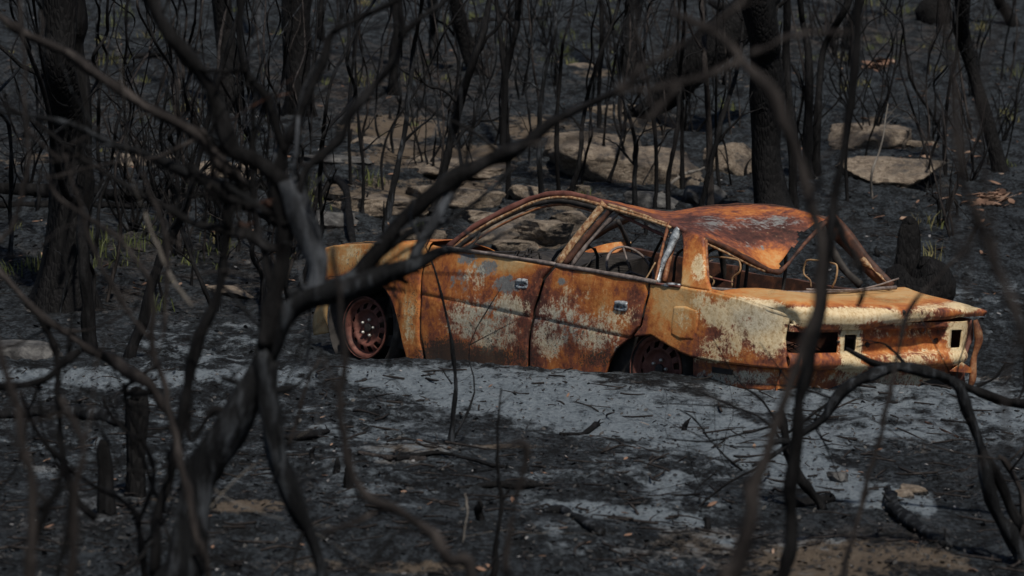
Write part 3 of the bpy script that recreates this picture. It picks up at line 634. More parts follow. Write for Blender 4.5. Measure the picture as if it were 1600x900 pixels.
# ------------------------------------------------------------------ rocks
def rock_mat():
    m, n, l, b = newmat('scorched sandstone'); o = objco(n, l); ge = n.new('ShaderNodeNewGeometry')
    n1 = noise(n, l, 2.6, 12, .68, o, .3); n2 = noise(n, l, 14, 10, .72, objco(n, l, (1, 1, 2.5))); n3 = noise(n, l, 60, 6, .7, o)
    s = math_(n, l, 'ADD', math_(n, l, 'MULTIPLY', n2, .6), math_(n, l, 'MULTIPLY', n3, .4))
    c = ramp(n, l, s, [(.38, (.04, .032, .027)), (.47, (.14, .11, .085)), (.54, (.25, .205, .16)), (.64, (.38, .335, .28))])
    c = mix(n, l, math_(n, l, 'MULTIPLY', thresh(n, l, .04, math_(n, l, 'ADD', math_(n, l, 'MULTIPLY', n1, .6), math_(n, l, 'MULTIPLY', n2, .4)), 4.2, .05, .40), .88), c, (.030, .028, .030))
    l.new(c, b.inputs['Base Color']); b.inputs['Roughness'].default_value = .9
    bump(n, l, b, math_(n, l, 'ADD', n2, math_(n, l, 'MULTIPLY', n3, .4)), .8, .04); return m
M['rock'] = rock_mat()
M['darkrock'] = simple('sooty stone', [(.38, (.012, .012, .013)), (.5, (.045, .045, .047)), (.65, (.12, .12, .12))], 9, .85, .8, .03)
import bmesh
def rock(px, py, wpx, hpx, label, depth=.8, sink=.25, seed=0, group=None, name='boulder', rz=0.):
    """px,py: centre of its foot in the picture"""
    g0 = ground(px, py); sc = F / g0[1]; w2, h2 = wpx / 2 / sc * 1.18, hpx / sc * .92; depth = depth * 1.3; sink = min(sink + .12, .5)
    bm = bmesh.new(); bmesh.ops.create_icosphere(bm, subdivisions=5, radius=1); r_ = np.random.default_rng(seed + 100)
    dirs = r_.normal(size=(16, 3)); dirs /= np.linalg.norm(dirs, axis=1)[:, None]; cut = r_.uniform(.42, .85, 16)
    V = np.array([v.co[:] for v in bm.verts])
    for d, k in zip(dirs, cut):
        s = V @ d; V = V - np.maximum(s - k, 0)[:, None] * d * .92
    V *= 1.22
    V *= (1 + .22 * fbm(V[:, 0] * 2 + seed, V[:, 2] * 2 + V[:, 1], 4, seed))[:, None]
    V += (np.abs(fbm(V[:, 0] * 7 + V[:, 1] * 3, V[:, 2] * 12 + seed, 3, seed)) * .2)[:, None] * V
    cz, sz = math.cos(rz), math.sin(rz); S = np.array([w2, w2 * depth, h2 * (.5 + sink)]); V = V * S
    V[:, 2] = np.minimum(V[:, 2], S[2] * (.62 + .25 * fbm(V[:, 0] * 3 + seed, V[:, 1] * 3, 3, seed))); V = V @ np.array([[cz, sz, 0], [-sz, cz, 0], [0, 0, 1]]); V[:, 2] += V[:, 0] * -.05
    Fc = [[v.index for v in f.verts] for f in bm.faces]; bm.free()
    o = mesh(name, V, Fc, M['rock'], None, True, org=(0, 0, 0)); o.location = (g0[0], g0[1] + w2 * depth * .5, g0[2] + h2 * (.5 - sink)); tag(o, label, 'rock', group); return o
for a in [
 (985, 284, 215, 88, 'broad pale sandstone slab with dark undercut front, largest rock behind the car roof', .9, .12, 1),
 (905, 248, 150, 60, 'long flat weathered slab just left of the largest pale boulder', .9, .3, 2),
 (972, 186, 76, 24, 'small flat tan rock uphill of the largest pale slab', .8, .2, 3),
 (1148, 268, 66, 62, 'rounded brown boulder touching the left of the thick black trunk', .8, .15, 4),
 (1392, 290, 128, 62, 'low striped brown boulder on the open slope right of the tall trunk', .8, .12, 5),
 (1370, 232, 130, 52, 'flat flaking slab just uphill of the striped brown boulder', .9, .35, 6),
 (1440, 236, 54, 20, 'small flat stone uphill right of the striped boulder', .8, .3, 7),
 (610, 232, 150, 26, 'pale flat ledge among thin saplings left of centre', .8, .45, 8),
 (700, 262, 190, 34, 'long pale sandstone shelf above the windscreen pillar', .8, .45, 9),
 (700, 312, 120, 40, 'blocky tan rock between leaning black trunk and windscreen pillar', .8, .3, 10),
 (816, 308, 40, 34, 'small upright grey stone above the front roof edge', .8, .1, 11),
 (758, 312, 50, 30, 'small tilted stone left of the upright grey stone', .8, .2, 12),
 (600, 338, 150, 34, 'flat grey slab just behind the bonnet', .8, .4, 13),
 (505, 352, 120, 20, 'dark sooty ledge behind the thick leaning limb', .8, .4, 14),
 (790, 352, 90, 40, 'rough brown rock seen just above the windscreen pillar', .8, .3, 15),
 (855, 382, 110, 52, 'reddish brown rock seen through the front side window', .8, .2, 16),
 (770, 378, 90, 34, 'grey rock seen through the front corner of the side window', .8, .25, 17),
 (745, 345, 60, 30, 'tan rubble stone left of the rough brown rock above the windscreen pillar', .8, .2, 41),
 (895, 345, 60, 34, 'brownish stone framed by the upper rear of the front side window', .8, .2, 42),
 (818, 395, 70, 26, 'small rubble stone low in the front side window', .8, .2, 43),
 (525, 268, 110, 18, 'flat sooty ledge uphill of the arched branch', .8, .4, 44),
 (650, 370, 70, 18, 'low rubble stone right behind the bonnet edge', .8, .4, 45),
 (905, 300, 46, 26, 'pale stone right above the roof of the car', .8, .2, 18),
 (1010, 322, 90, 30, 'dark grey rock just above the sagging roof', .8, .3, 19),
 (1100, 318, 70, 40, 'dark grey rock between saplings and thick trunk', .8, .25, 20),
 (350, 462, 70, 16, 'low pale rock lying among grass left of the car', .8, .35, 21),
 (225, 250, 120, 20, 'flat dusty ledge in the left of the burnt slope', .8, .45, 22),
 (360, 278, 120, 18, 'flat dusty ledge behind the junction of the big shrub', .8, .45, 23),
 (905, 118, 60, 12, 'tiny pale rock far up the slope near centre', .8, .35, 24),
 (30, 560, 90, 34, 'dark flat rock at left edge below the big trunk', .9, .3, 25),
 (1313, 765, 32, 20, 'small round charcoal grey stone on the pale ash', .8, .1, 26),
 (1410, 788, 40, 12, 'flat whitish stone right of the round charcoal stone', .8, .2, 27),
 (1430, 778, 44, 20, 'low brownish stone beside the flat whitish stone', .8, .35, 28)]:
    o = rock(*a[:5], a[5], a[6], a[7])
    if a[7] in (25, 26, 14, 44, 19, 20): o.data.materials.clear(); o.data.materials.append(M['darkrock'])  # these stones get the darker grey material

# ------------------------------------------------------------------ trees
def jitter_path(P, amp):
    return [P[0]] + [p + rng.normal(size=3) * amp for p in P[1:]]
def bg_tree(base, path, widths, label, cat='tree', mat='char', name='charred_tree', group=None, flare=1.4, branches=3, height=5., sides=12, fixedY=None, up=True, rough=.06):
    """base (px,py) on the ground; path: points upward; continues above the frame to its real height"""
    g0 = ground(*base) if fixedY is None else at(base[0], base[1], fixedY); Y = g0[1]; sc = F / Y
    root = empty(name, tuple(g0)); tag(root, label, cat, group)
    P = [g0 - [0, 0, .15], g0.copy()]; r = [widths[0] * flare, widths[0] * (1 + (flare - 1) * .6)]
    for i, (x, y) in enumerate(path):
        dy = rng.normal() * .05 * (i + 1); P.append(at(x, y, Y) + [0, dy, 0]); r.append(widths[min(i + 1, len(widths) - 1)])
    if up:
        d = P[-1] - P[-2]; d = d / (np.linalg.norm(d) + 1e-6) * .6 + np.array([0, 0, .5]); L = max(height - (P[-1][2] - g0[2]), .3)
        for k in (1, 2, 3): P.append(P[-1] + d / np.linalg.norm(d) * L / 3 + rng.normal(size=3) * .06 * L / 3); r.append(r[-1] * .82)
    r = np.array(r) / 2 / sc
    mb = MB(); mb.tube(np.array(P) - g0, r, sides, rough, .05, 6); mb.build('trunk', M[mat], root)
    P = np.array(P)
    for _ in range(branches):
        i = rng.integers(2, len(P) - 1); t = rng.random(); q = P[i] * (1 - t) + P[i + 1] * t - g0; rr = min(r[i] * (1 - t) + r[i + 1] * t, .045)
        a = rng.uniform(0, 2 * math.pi); L = rng.uniform(.3, 1.0) * min(1.5, .4 + rr * 20); dv = np.array([math.cos(a), math.sin(a) * .7, rng.uniform(.5, 1.3)]); dv /= np.linalg.norm(dv)
        B = [q, q + dv * L * .35 + [0, 0, .02], q + dv * L * .7 + rng.normal(size=3) * .05 * L, q + dv * L + rng.normal(size=3) * .08 * L]
        b = MB(); b.tube(B, [rr * .55, rr * .42, rr * .3, rr * .12], 6, .08, .2, 4)
        if L > .4:
            s = B[2]; dv2 = dv + rng.normal(size=3) * .6; b.tube([s, s + dv2 * L * .25, s + dv2 * L * .45 + [0, 0, .05]], [rr * .28, rr * .2, rr * .06], 5, .05, .2, 3)
        b.build('branch', M[mat], root)
    return root
BT = [
 ((98, 478), [(98, 420), (102, 330), (103, 200), (102, 90), (102, 0)], [84, 66, 56, 50, 49, 49], 'massive black trunk with flared base, thickest tree at far left', 'crack', 1.35, 2, 9),
 ((122, 470), [(126, 330), (130, 180), (118, 80), (116, 0)], [34, 30, 27, 28, 28], 'curved companion trunk pressed against the right of the massive left trunk', 'char', 1.2, 2, 7),
 ((139, 545), [(137, 470), (130, 380), (116, 330), (100, 300)], [20, 18, 17, 15, 12], 'smooth black curving stem with its foot in front of the massive left trunk', 'char', 1.1, 1, 2.2),
 ((203, 560), [(222, 500), (240, 440), (262, 380), (300, 300)], [20, 18, 16, 14, 10], 'leaning black stem standing alone on grey ash left of the shrub', 'char', 1.1, 2, 3),
 ((466, 196), [(466, 140), (463, 60), (461, 0)], [54, 46, 44, 42], 'thick straight black trunk behind the top of the foreground shrub', 'crack', 1.3, 2, 9),
 ((352, 168), [(350, 120), (345, 60), (343, 0)], [44, 40, 36, 30], 'wide split black trunk left of the thick straight one', 'crack', 1.2, 2, 8),
 ((616, 168), [(617, 110), (620, 50), (617, 0)], [18, 16, 16, 15], 'slender dark trunk uphill between the shrub branches', 'char', 1.4, 2, 7),
 ((683, 102), [(678, 50), (676, 0)], [18, 15, 14], 'distant bluish black trunk with splayed foot high on the slope', 'charblue', 1.6, 1, 7),
 ((748, 124), [(736, 92), (722, 50), (712, 0)], [34, 32, 30, 28], 'stout leaning dark trunk near the top centre', 'crack', 1.1, 2, 8),
 ((674, 335), [(692, 270), (712, 190), (728, 130), (752, 60), (764, 0)], [14, 14, 13, 12, 11, 9], 'black leaning sapling rising from beside the windscreen pillar', 'char', 1.2, 4, 5),
 ((985, 128), [(982, 80), (986, 30), (990, 0)], [30, 26, 24, 24], 'dark trunk high on the slope right of centre, uphill of the largest slab', 'char', 1.2, 2, 8),
 ((1212, 352), [(1210, 300), (1203, 200), (1192, 90), (1182, 0)], [58, 54, 54, 54, 56], 'huge straight charcoal trunk rising directly behind the car roof', 'crack', 1.2, 2, 10),
 ((1240, 330), [(1238, 200), (1232, 90), (1232, 0)], [15, 14, 14, 13], 'slim dark trunk hugging the right of the huge charcoal trunk', 'char', 1.2, 2, 7),
 ((1264, 292), [(1262, 200), (1262, 100), (1256, 40), (1250, 0)], [15, 13, 12, 9, 8], 'forked black stem second to the right of the huge trunk', 'char', 1.2, 3, 6),
 ((1274, 285), [(1278, 180), (1290, 80), (1318, 20), (1330, -20)], [14, 12, 11, 14, 14], 'black stem bending right as it rises beside the forked stem', 'char', 1.2, 3, 6),
 ((1562, 274), [(1552, 220), (1530, 130), (1515, 60), (1500, 0)], [24, 22, 22, 26, 26], 'leaning rough black trunk on the right slope with visible foot', 'crack', 1.3, 3, 8),
 ((1320, 66), [(1330, 40), (1345, 0)], [16, 14, 12], 'short dark leaning trunk at top right of the huge trunk', 'char', 1.2, 1, 6),
 ((1585, 35), [(1570, 10), (1560, -5)], [22, 20, 20], 'thick dark limb leaning at the top right corner', 'char', 1.1, 1, 6),
 ((402, 62), [(403, 30), (404, 0)], [16, 13, 12], 'pale ash grey trunk far up the slope left of the thick straight trunk', 'ashbark', 1.3, 1, 6),
 ((500, 60), [(500, 20), (503, -10)], [12, 11, 10], 'thin dim trunk uphill just right of the thick straight trunk', 'char', 1.3, 1, 6),
 ((605, 348), [(615, 290), (630, 220), (638, 150), (646, 70), (662, 0)], [14, 11, 9, 8, 7, 6], 'tapering rough sapling above the middle of the bonnet', 'charblue', 1.2, 4, 4.5),
 ((548, 300), [(545, 200), (548, 130), (557, 40), (555, 0)], [5, 5, 5, 5, 4], 'left one of two wiry black saplings behind the front wing', 'char', 1.1, 2, 4),
 ((566, 345), [(568, 270), (560, 190), (555, 110)], [6, 5, 5, 4], 'right one of two wiry black saplings behind the front wing', 'char', 1.1, 2, 2),
 ((795, 300), [(792, 200), (786, 100), (775, 0)], [8, 7, 7, 6], 'straight thin sapling above the windscreen pillar', 'char', 1.2, 4, 5),
 ((788, 240), [(790, 120), (806, 50), (812, 0)], [13, 12, 11, 11], 'dark stem twin to the straight thin sapling, thicker and uphill', 'char', 1.2, 3, 6),
 ((847, 315), [(842, 210), (852, 110), (868, 50), (866, 0)], [9, 8, 7, 6, 5], 'wavy sapling directly above the front roof corner', 'charblue', 1.2, 3, 5),
 ((873, 312), [(870, 200), (876, 110), (880, 60), (892, 25)], [7, 6, 5, 4, 4], 'kinked thin sapling just right of the wavy sapling', 'char', 1.2, 3, 4),
 ((888, 320), [(904, 255), (915, 165), (935, 90), (968, 0)], [10, 8, 7, 6, 5], 'right leaning forked sapling above the roof', 'char', 1.2, 4, 5),
 ((937, 212), [(936, 130), (940, 60), (938, 0)], [8, 7, 7, 6], 'upright sapling rising from behind the largest pale slab', 'char', 1.2, 3, 6),
 ((992, 330), [(992, 260), (993, 225), (984, 185), (975, 150)], [9, 8, 8, 5, 4], 'short forked grey sapling standing before the largest slab', 'charblue', 1.2, 4, 2.1),
 ((1022, 345), [(1026, 270), (1020, 180), (1002, 80), (985, 0)], [7, 7, 6, 5, 4], 'long arcing thin sapling before the largest slab', 'char', 1.2, 3, 5),
 ((1046, 345), [(1045, 280), (1058, 200), (1064, 120), (1064, 60)], [8, 7, 7, 6, 5], 'crooked black sapling at the right end of the largest slab', 'char', 1.2, 4, 4),
 ((1066, 300), [(1066, 220), (1062, 150)], [7, 6, 5], 'short bare sapling behind the right end of the largest slab', 'char', 1.2, 2, 2.2),
 ((1092, 345), [(1112, 250), (1130, 180), (1160, 100)], [10, 9, 8, 6], 'right leaning sapling in front of the rounded brown boulder', 'char', 1.2, 3, 3.5),
 ((1110, 335), [(1108, 200), (1100, 100), (1098, 0)], [10, 9, 8, 7], 'ribbed brownish black sapling left of the rounded brown boulder', 'twig', 1.2, 3, 5),
 ((1124, 305), [(1120, 240), (1116, 150)], [6, 5, 4], 'thin straight sapling crossing the rounded brown boulder', 'char', 1.2, 2, 3),
 ((1477, 285), [(1476, 200), (1482, 130), (1492, 90)], [7, 6, 5, 4], 'slim upright sapling in the brush on the right slope', 'char', 1.2, 3, 2.6),
 ((1468, 205), [(1450, 170), (1425, 130), (1415, 90)], [6, 5, 5, 4], 'antler shaped dead stem curving left on the right slope', 'char', 1.2, 2, 1.6),
 ((1324, 325), [(1322, 230), (1330, 150), (1342, 60)], [6, 5, 5, 5], 'black sapling left of the striped brown boulder', 'char', 1.2, 3, 3.4),
 ((1362, 320), [(1360, 270), (1372, 240)], [4, 4, 3], 'short pale twig sapling before the striped brown boulder', 'twigpale', 1.1, 2, .9),
]
for b, p, wd, lab, mt, fl, nb, h in BT: bg_tree(b, p, wd, lab, mat=mt, flare=fl, branches=nb, height=h, name='charred_tree' if wd[0] > 13 else 'charred_sapling', cat='tree' if wd[0] > 13 else 'sapling')
# unremarkable thin saplings, many and alike
def rand_saplings(n, xr, yr, lab, grp, wr=(2.5, 5.5), hr=(2.5, 5.5), mats=('char', 'char', 'charblue', 'twig')):
    for _ in range(n):
        bx, by = rng.uniform(*xr), rng.uniform(*yr); wp = rng.uniform(*wr) * np.interp(by, [0, 450], [.55, 1.15]); lean = rng.normal() * .16
        pts = []; x = bx; y = by; step = rng.uniform(28, 60)
        while y > -20 and len(pts) < 11: y -= step; x += lean * step + rng.normal() * .16 * step; pts.append((x, y))
        bg_tree((bx, by), pts, list(np.linspace(wp, wp * .6, len(pts) + 1)), lab, 'sapling', rng.choice(mats), 'charred_sapling', grp, 1.2, int(rng.integers(3, 7)), rng.uniform(*hr), 7)
rand_saplings(56, (-60, 470), (120, 500), 'thin charred sapling in the dense thicket left of the car', 'thin saplings left of the car', (3, 7))
rand_saplings(42, (470, 840), (20, 300), 'thin charred sapling on the slope uphill of the bonnet', 'thin saplings uphill of the bonnet')
rand_saplings(34, (840, 1170), (20, 300), 'thin charred sapling on the slope uphill of the roof', 'thin saplings uphill of the roof')
rand_saplings(30, (1250, 1640), (10, 300), 'thin charred sapling on the open right slope', 'thin saplings on the right slope', (3, 6), (1., 3.5))
rand_saplings(10, (-60, 480), (20, 120), 'distant charred sapling at the top of the left slope', 'distant saplings top left')
# low black stubs sticking out of the ash
for i in range(60):
    px, py = rng.uniform(0, 1600), rng.uniform(60, 450) if i < 48 else rng.uniform(620, 840)
    g0 = ground(px, py); h = rng.uniform(.08, .35) if i < 48 else rng.uniform(.03, .08); mb = MB(); d = rng.normal(size=3) * .15 * h
    mb.tube([(0, 0, -.03), (0, 0, h * .3), d + [0, 0, h * .7], d * 2 + [0, 0, h]], [.02, .015, .012, .004], 6, .1, .2, 3)
    o = mb.build('burnt_stub', M['char'], None, org=(0, 0, 0)); o.location = g0; tag(o, 'short burnt stub poking out of the black ground', 'stub', 'short burnt stubs on the ground')
def brush(px, py, lab, grp=None, hh=None, mat='char'):
    g0 = ground(px, py); root = empty('burnt_bush', tuple(g0)); tag(root, lab, 'bush', grp); h = hh or rng.uniform(.5, 1.4)
    for k in range(int(rng.integers(4, 8))):
        a = rng.uniform(0, 6.28); sp_ = rng.uniform(.1, .55); d = np.array([math.cos(a) * sp_, math.sin(a) * sp_, 1.]) * h * rng.uniform(.6, 1.1); mb = MB()
        P = [np.array([0, 0, -.05]) + rng.normal(size=3) * .02, d * .3 + rng.normal(size=3) * .05 * h, d * .65 + rng.normal(size=3) * .07 * h, d]; mb.tube(P, [.011, .009, .006, .002], 5, .1, .2, 3)
        for _ in range(3):
            i = rng.integers(1, 3); e = P[i]; dv = d / h * .5 + rng.normal(size=3) * .4; mb.tube([e, e + dv * h * .2, e + dv * h * .34 + rng.normal(size=3) * .04], [.005, .004, .0015], 4, 0, 0, 2)
        mb.build('stem', M[mat], root)
for n_, xr, yr, lab, grp in ((16, (0, 470), (150, 470), 'low burnt bush of bare wiry stems among the left thicket', 'bare bushes in the left thicket'), (12, (500, 1150), (60, 300), 'low burnt bush of bare wiry stems between the rocks uphill of the car', 'bare bushes uphill of the car'), (12, (1250, 1600), (60, 420), 'low burnt bush of bare wiry stems on the right slope', 'bare bushes on the right slope')):
    for _ in range(n_): brush(rng.uniform(*xr), rng.uniform(*yr), lab, grp, mat=rng.choice(['char', 'twig', 'char']))
# bigger stumps
def stump(px, py, wp, hp, label, mat='crack'):
    g0 = ground(px, py); sc = F / g0[1]; r = wp / 2 / sc; h = hp / sc; mb = MB()
    mb.tube([(0, 0, -.1), (0, 0, .0), (.05 * r, 0, h * .4), (-.1 * r, 0, h * .8), (0, 0, h)], [r * 1.5, r * 1.25, r, r * .9, r * .55], 12, .12, .1, 5)
    o = mb.build('burnt_stump', M[mat], None, org=(0, 0, 0)); o.location = g0; tag(o, label, 'stump')
stump(1418, 455, 38, 110, 'tall ragged black stump behind the far rear corner of the car')
stump(1440, 460, 60, 50, 'low black stump against the tall ragged stump')
stump(215, 772, 34, 160, 'tall broken burnt stump in the left foreground')
stump(166, 806, 18, 120, 'slim leaning burnt post left of the tall broken stump', 'char')
stump(1470, 35, 40, 34, 'dark uprooted stump near the top right')
stump(548, 775, 12, 60, 'small pointed black stump in the centre foreground ash', 'char')
# logs and sticks on the ground
def log(pts, label, mat='char', lift=0., cat='log', name='fallen_log', free=False, rough=.1):
    P = []; r = []
    for p in pts:
        x, y, w_ = p[:3]; q = ground(x, y) if not free else at(x, y, free); rr = w_ / 2 / (F / q[1]); 
        if not free: q[2] += rr * .6 + (p[3] if len(p) > 3 else 0)
        P.append(q); r.append(rr)
    org = P[0].copy(); mb = MB(); mb.tube(np.array(P) - org, r, 10, rough, .08, 5)
    for _ in range(2):
        i = rng.integers(0, len(P)); q = P[i] - org; dv = rng.normal(size=3); dv[2] = abs(dv[2]); dv /= np.linalg.norm(dv); mb.tube([q, q + dv * r[i] * 2.5], [r[i] * .4, r[i] * .15], 6, .1, 0, 2)
    o = mb.build(name, M[mat], None, org=(0, 0, 0)); o.location = org; return tag(o, label, cat)
log([(-20, 300, 20), (80, 306, 22), (200, 318, 20), (340, 320, 14)], 'long black log lying across the left slope behind the massive trunk')
log([(-20, 322, 12), (120, 326, 12), (260, 330, 8)], 'thin black log just below the long log on the left slope')
log([(380, 300, 14), (450, 312, 16), (520, 322, 14), (568, 332, 18)], 'charred log lying behind the foreground shrub junction')
log([(560, 340, 18), (620, 338, 20), (680, 345, 16)], 'dark log on the slope just behind the bonnet')
log([(-20, 655, 20), (80, 650, 22), (140, 655, 20), (195, 668, 16)], 'thick dark log at left foreground edge on the ash', 'charblue')
log([(50, 640, 7), (110, 626, 8), (160, 628, 8), (205, 638, 8)], 'thin curved branch lying above the thick left foreground log', 'charblue')
log([(850, 812, 10), (880, 812, 14), (905, 832, 14), (942, 846, 16)], 'short bent charred stick in the centre foreground', 'charblue')
log([(690, 770, 8), (780, 772, 12), (905, 775, 7)], 'long flat charred stick in the centre foreground')
log([(876, 672, 7), (910, 668, 8), (934, 660, 9)], 'small charred stick on pale ash before the rear door')
log([(438, 682, 14), (480, 684, 14), (512, 672, 10)], 'short black log right of the shrub trunk on the ash')
log([(620, 722, 8), (690, 716, 7), (790, 735, 6)], 'thin black stick by the foot of the small centre sapling')
log([(560, 712, 10), (620, 718, 12), (665, 722, 10)], 'flat brownish log on the ash below the front door', 'twig')
log([(1386, 778, 16), (1398, 810, 24), (1430, 835, 22), (1480, 868, 22)], 'grey black burnt log with a broken end at lower right', 'charblue')
log([(1240, 800, 20), (1300, 795, 16)], 'short thick black log by the foot of the upright charred stick')
log([(1445, 660, 3), (1470, 668, 4), (1497, 680, 4)], 'reddish thin twig lying on grey ash behind the car at right', 'scorch', name='fallen_twig', cat='twig')
log([(1470, 658, 6), (1510, 662, 6)], 'small black twig right of the reddish twig', name='fallen_twig', cat='twig')
log([(1020, 320, 5), (1060, 300, 5, .1), (1100, 290, 4, .15)], 'thin dead twig leaning below the largest slab', 'twigpale', name='fallen_twig', cat='twig')
log([(130, 92, 6), (260, 96, 6), (430, 84, 6)], 'long thin black log high on the left slope')
log([(700, 30, 6), (800, 34, 8), (930, 32, 6)], 'thin black log near the top centre of the slope')
log([(140, 188, 5), (260, 190, 5), (330, 196, 5)], 'thin black log crossing behind the leaning left stems')
log([(500, 322, 12, .0), (520, 318, 11, .12), (540, 335, 11, .15), (552, 385, 10, .0)], 'arched black branch standing like a hoop behind the bonnet', name='arched_branch', cat='branch')
# big leaning burnt trunk
log([(962, 186, 10), (1000, 176, 26), (1035, 155, 48), (1070, 118, 62), (1115, 75, 66), (1165, 26, 60), (1200, -30, 50)], 'very thick black trunk leaning down left against the huge upright trunk', 'crack', name='leaning_trunk', cat='trunk', rough=.05, free=34.2)

# ------------------------------------------------------------------ foreground shrubs (out of focus)
def shrub(label, Y, parts, mat='char', name='burnt_shrub', cat='shrub', base=None, sides=12, thin=.86, twigs=3):
    P0 = parts[0][1][0]; b = at(P0[0], P0[1], Y); z = float(gbase(b[0], b[1])); b0 = np.array([b[0], b[1], z])
    root = empty(name, tuple(b0)); tag(root, label, cat)
    for k, pr in enumerate(parts):
        nm, pts = pr[0], pr[1]; m_ = pr[2] if len(pr) > 2 else mat; P = []; r = []
        for p in pts:
            y_ = p[3] if len(p) > 3 else Y; P.append(at(p[0], p[1], y_) - b0); r.append(p[2] / 2 / F * y_ * thin)
        if nm == 'trunk' and k == 0:
            P = [np.array([0, 0, -.15])] + P; r = [r[0] * 1.15] + r
        n_ = 6; mb = MB(); mb.tube(P, r, sides, .09, .12, n_); PA = np.array(P)
        for _ in range(twigs if len(pts) > 3 else 1):
            i = rng.integers(0, len(PA) - 1); t = rng.random(); q = PA[i] * (1 - t) + PA[i + 1] * t; ax = PA[i + 1] - PA[i]; ax = ax / (np.linalg.norm(ax) + 1e-6)
            dv = ax * .5 + rng.normal(size=3) * np.array([.7, .5, .7]) + [0, 0, .25]; dv /= np.linalg.norm(dv); L_ = rng.uniform(.08, .5) * Y / 9; k = min(r[min(i, len(r) - 1)] * .4, .0065)
            B = [q, q + dv * L_ * .3 + rng.normal(size=3) * .04 * L_, q + dv * L_ * .65 + rng.normal(size=3) * .09 * L_, q + dv * L_ + rng.normal(size=3) * .16 * L_]
            mb.tube(B, [k, k * .8, k * .6, k * .25], 5, .1, .1, 3)
            if L_ > .2: e = B[2]; mb.tube([e, e + (dv + rng.normal(size=3) * .6) * L_ * .35], [k * .5, k * .2], 5, 0, 0, 2)
        mb.build(nm, M[m_], root)
    return root
shrub('big many branched burnt shrub in the left foreground, limb crossing the front of the car', 9.2, [
 ('trunk', [(250, 960, 95), (275, 880, 90), (325, 760, 84), (372, 650, 74), (412, 550, 60), (440, 490, 52), (480, 458, 48), (560, 440, 44), (640, 418, 38), (685, 395, 28), (715, 392, 14), (738, 393, 5)], 'charblue'),
 ('branch', [(415, 540, 46), (425, 470, 42), (440, 400, 40), (432, 320, 38), (445, 240, 28), (470, 170, 22), (505, 90, 18), (520, 52, 15), (560, 30, 12), (620, 0, 10), (650, -20, 8)]),
 ('branch', [(520, 52, 9), (535, 20, 8), (545, -15, 6)]),
 ('branch', [(462, 486, 16), (490, 452, 40), (500, 412, 58), (488, 372, 60), (468, 328, 52), (450, 280, 42)], 'ashbark'),
 ('branch', [(455, 330, 22), (478, 262, 20), (530, 215, 20), (548, 176, 19), (590, 125, 18), (620, 85, 16), (633, 50, 15), (690, 5, 12), (720, -20, 10)]),
 ('branch', [(633, 60, 15), (625, 20, 12), (622, -15, 10)]),
 ('branch', [(440, 290, 40), (400, 255, 40), (365, 240, 40), (350, 195, 38), (322, 135, 34), (285, 75, 28), (255, 30, 24), (232, -20, 22)]),
 ('branch', [(560, 442, 34), (575, 400, 34), (640, 335, 38), (700, 292, 38), (755, 262, 34), (805, 232, 30), (860, 200, 24), (920, 165, 17), (965, 142, 12), (1020, 118, 9)]),
 ('branch', [(450, 460, 22), (520, 440, 20), (590, 400, 18), (650, 360, 14), (720, 335, 11), (800, 262, 9)], 'charblue'),
 ('branch', [(650, 410, 22), (668, 370, 24), (688, 330, 20), (705, 300, 16)], 'ashbark'),
 ('branch', [(600, 428, 16), (622, 436, 13), (638, 442, 10)]),
 ('branch', [(420, 560, 52), (418, 640, 50), (430, 710, 46), (462, 790, 38), (495, 860, 30), (520, 940, 28)], 'charblue'),
 ('branch', [(430, 350, 30), (400, 330, 32), (360, 312, 30), (330, 285, 26), (300, 260, 20)]),
 ('branch', [(440, 390, 24), (380, 372, 24), (350, 360, 20), (300, 345, 16), (230, 308, 13), (170, 275, 12), (120, 245, 10), (60, 195, 8), (-20, 150, 7)]),
 ('branch', [(410, 330, 24), (360, 298, 22), (310, 280, 20), (250, 252, 18), (200, 232, 16), (140, 208, 14), (90, 190, 12), (30, 180, 10), (-20, 172, 9)], 'charblue'),
 ('branch', [(380, 290, 30), (350, 262, 30), (320, 222, 26), (285, 200, 25), (240, 172, 22), (180, 132, 22), (110, 88, 20), (60, 62, 19), (20, 40, 17), (-20, 12, 15)], 'twig'),
 ('branch', [(445, 240, 16), (420, 160, 16), (385, 110, 16), (375, 60, 14), (378, -10, 14)]),
 ('branch', [(425, 470, 22), (410, 380, 14), (395, 300, 12), (395, 200, 10), (400, 150, 8)]),
 ('branch', [(350, 420, 18), (335, 475, 20), (305, 535, 24), (290, 610, 26), (280, 670, 24), (262, 740, 24), (245, 810, 26), (240, 900, 26)]),
 ('branch', [(350, 430, 16), (352, 380, 18), (365, 330, 20), (385, 290, 22)]),
 ('branch', [(395, 640, 12), (375, 600, 12), (345, 590, 13), (430, 610, 14), (470, 600, 6)], 'charblue'),
 ('branch', [(370, 655, 12), (335, 640, 13), (300, 690, 12), (290, 640, 10)]),
 ('branch', [(325, 715, 7), (318, 780, 8), (305, 840, 8), (295, 875, 8)], 'twigpale'),
 ('branch', [(450, 700, 8), (480, 600, 7), (500, 560, 5)], 'twig'),
 ('branch', [(312, 210, 12), (322, 222, 13), (318, 232, 10)], 'scorch'),
 ('branch', [(372, 350, 15), (382, 358, 17), (390, 352, 13)], 'scorch'),
 ('branch', [(415, 325, 14), (424, 318, 16), (432, 322, 12)], 'scorch'),
 ], thin=.72, twigs=5)
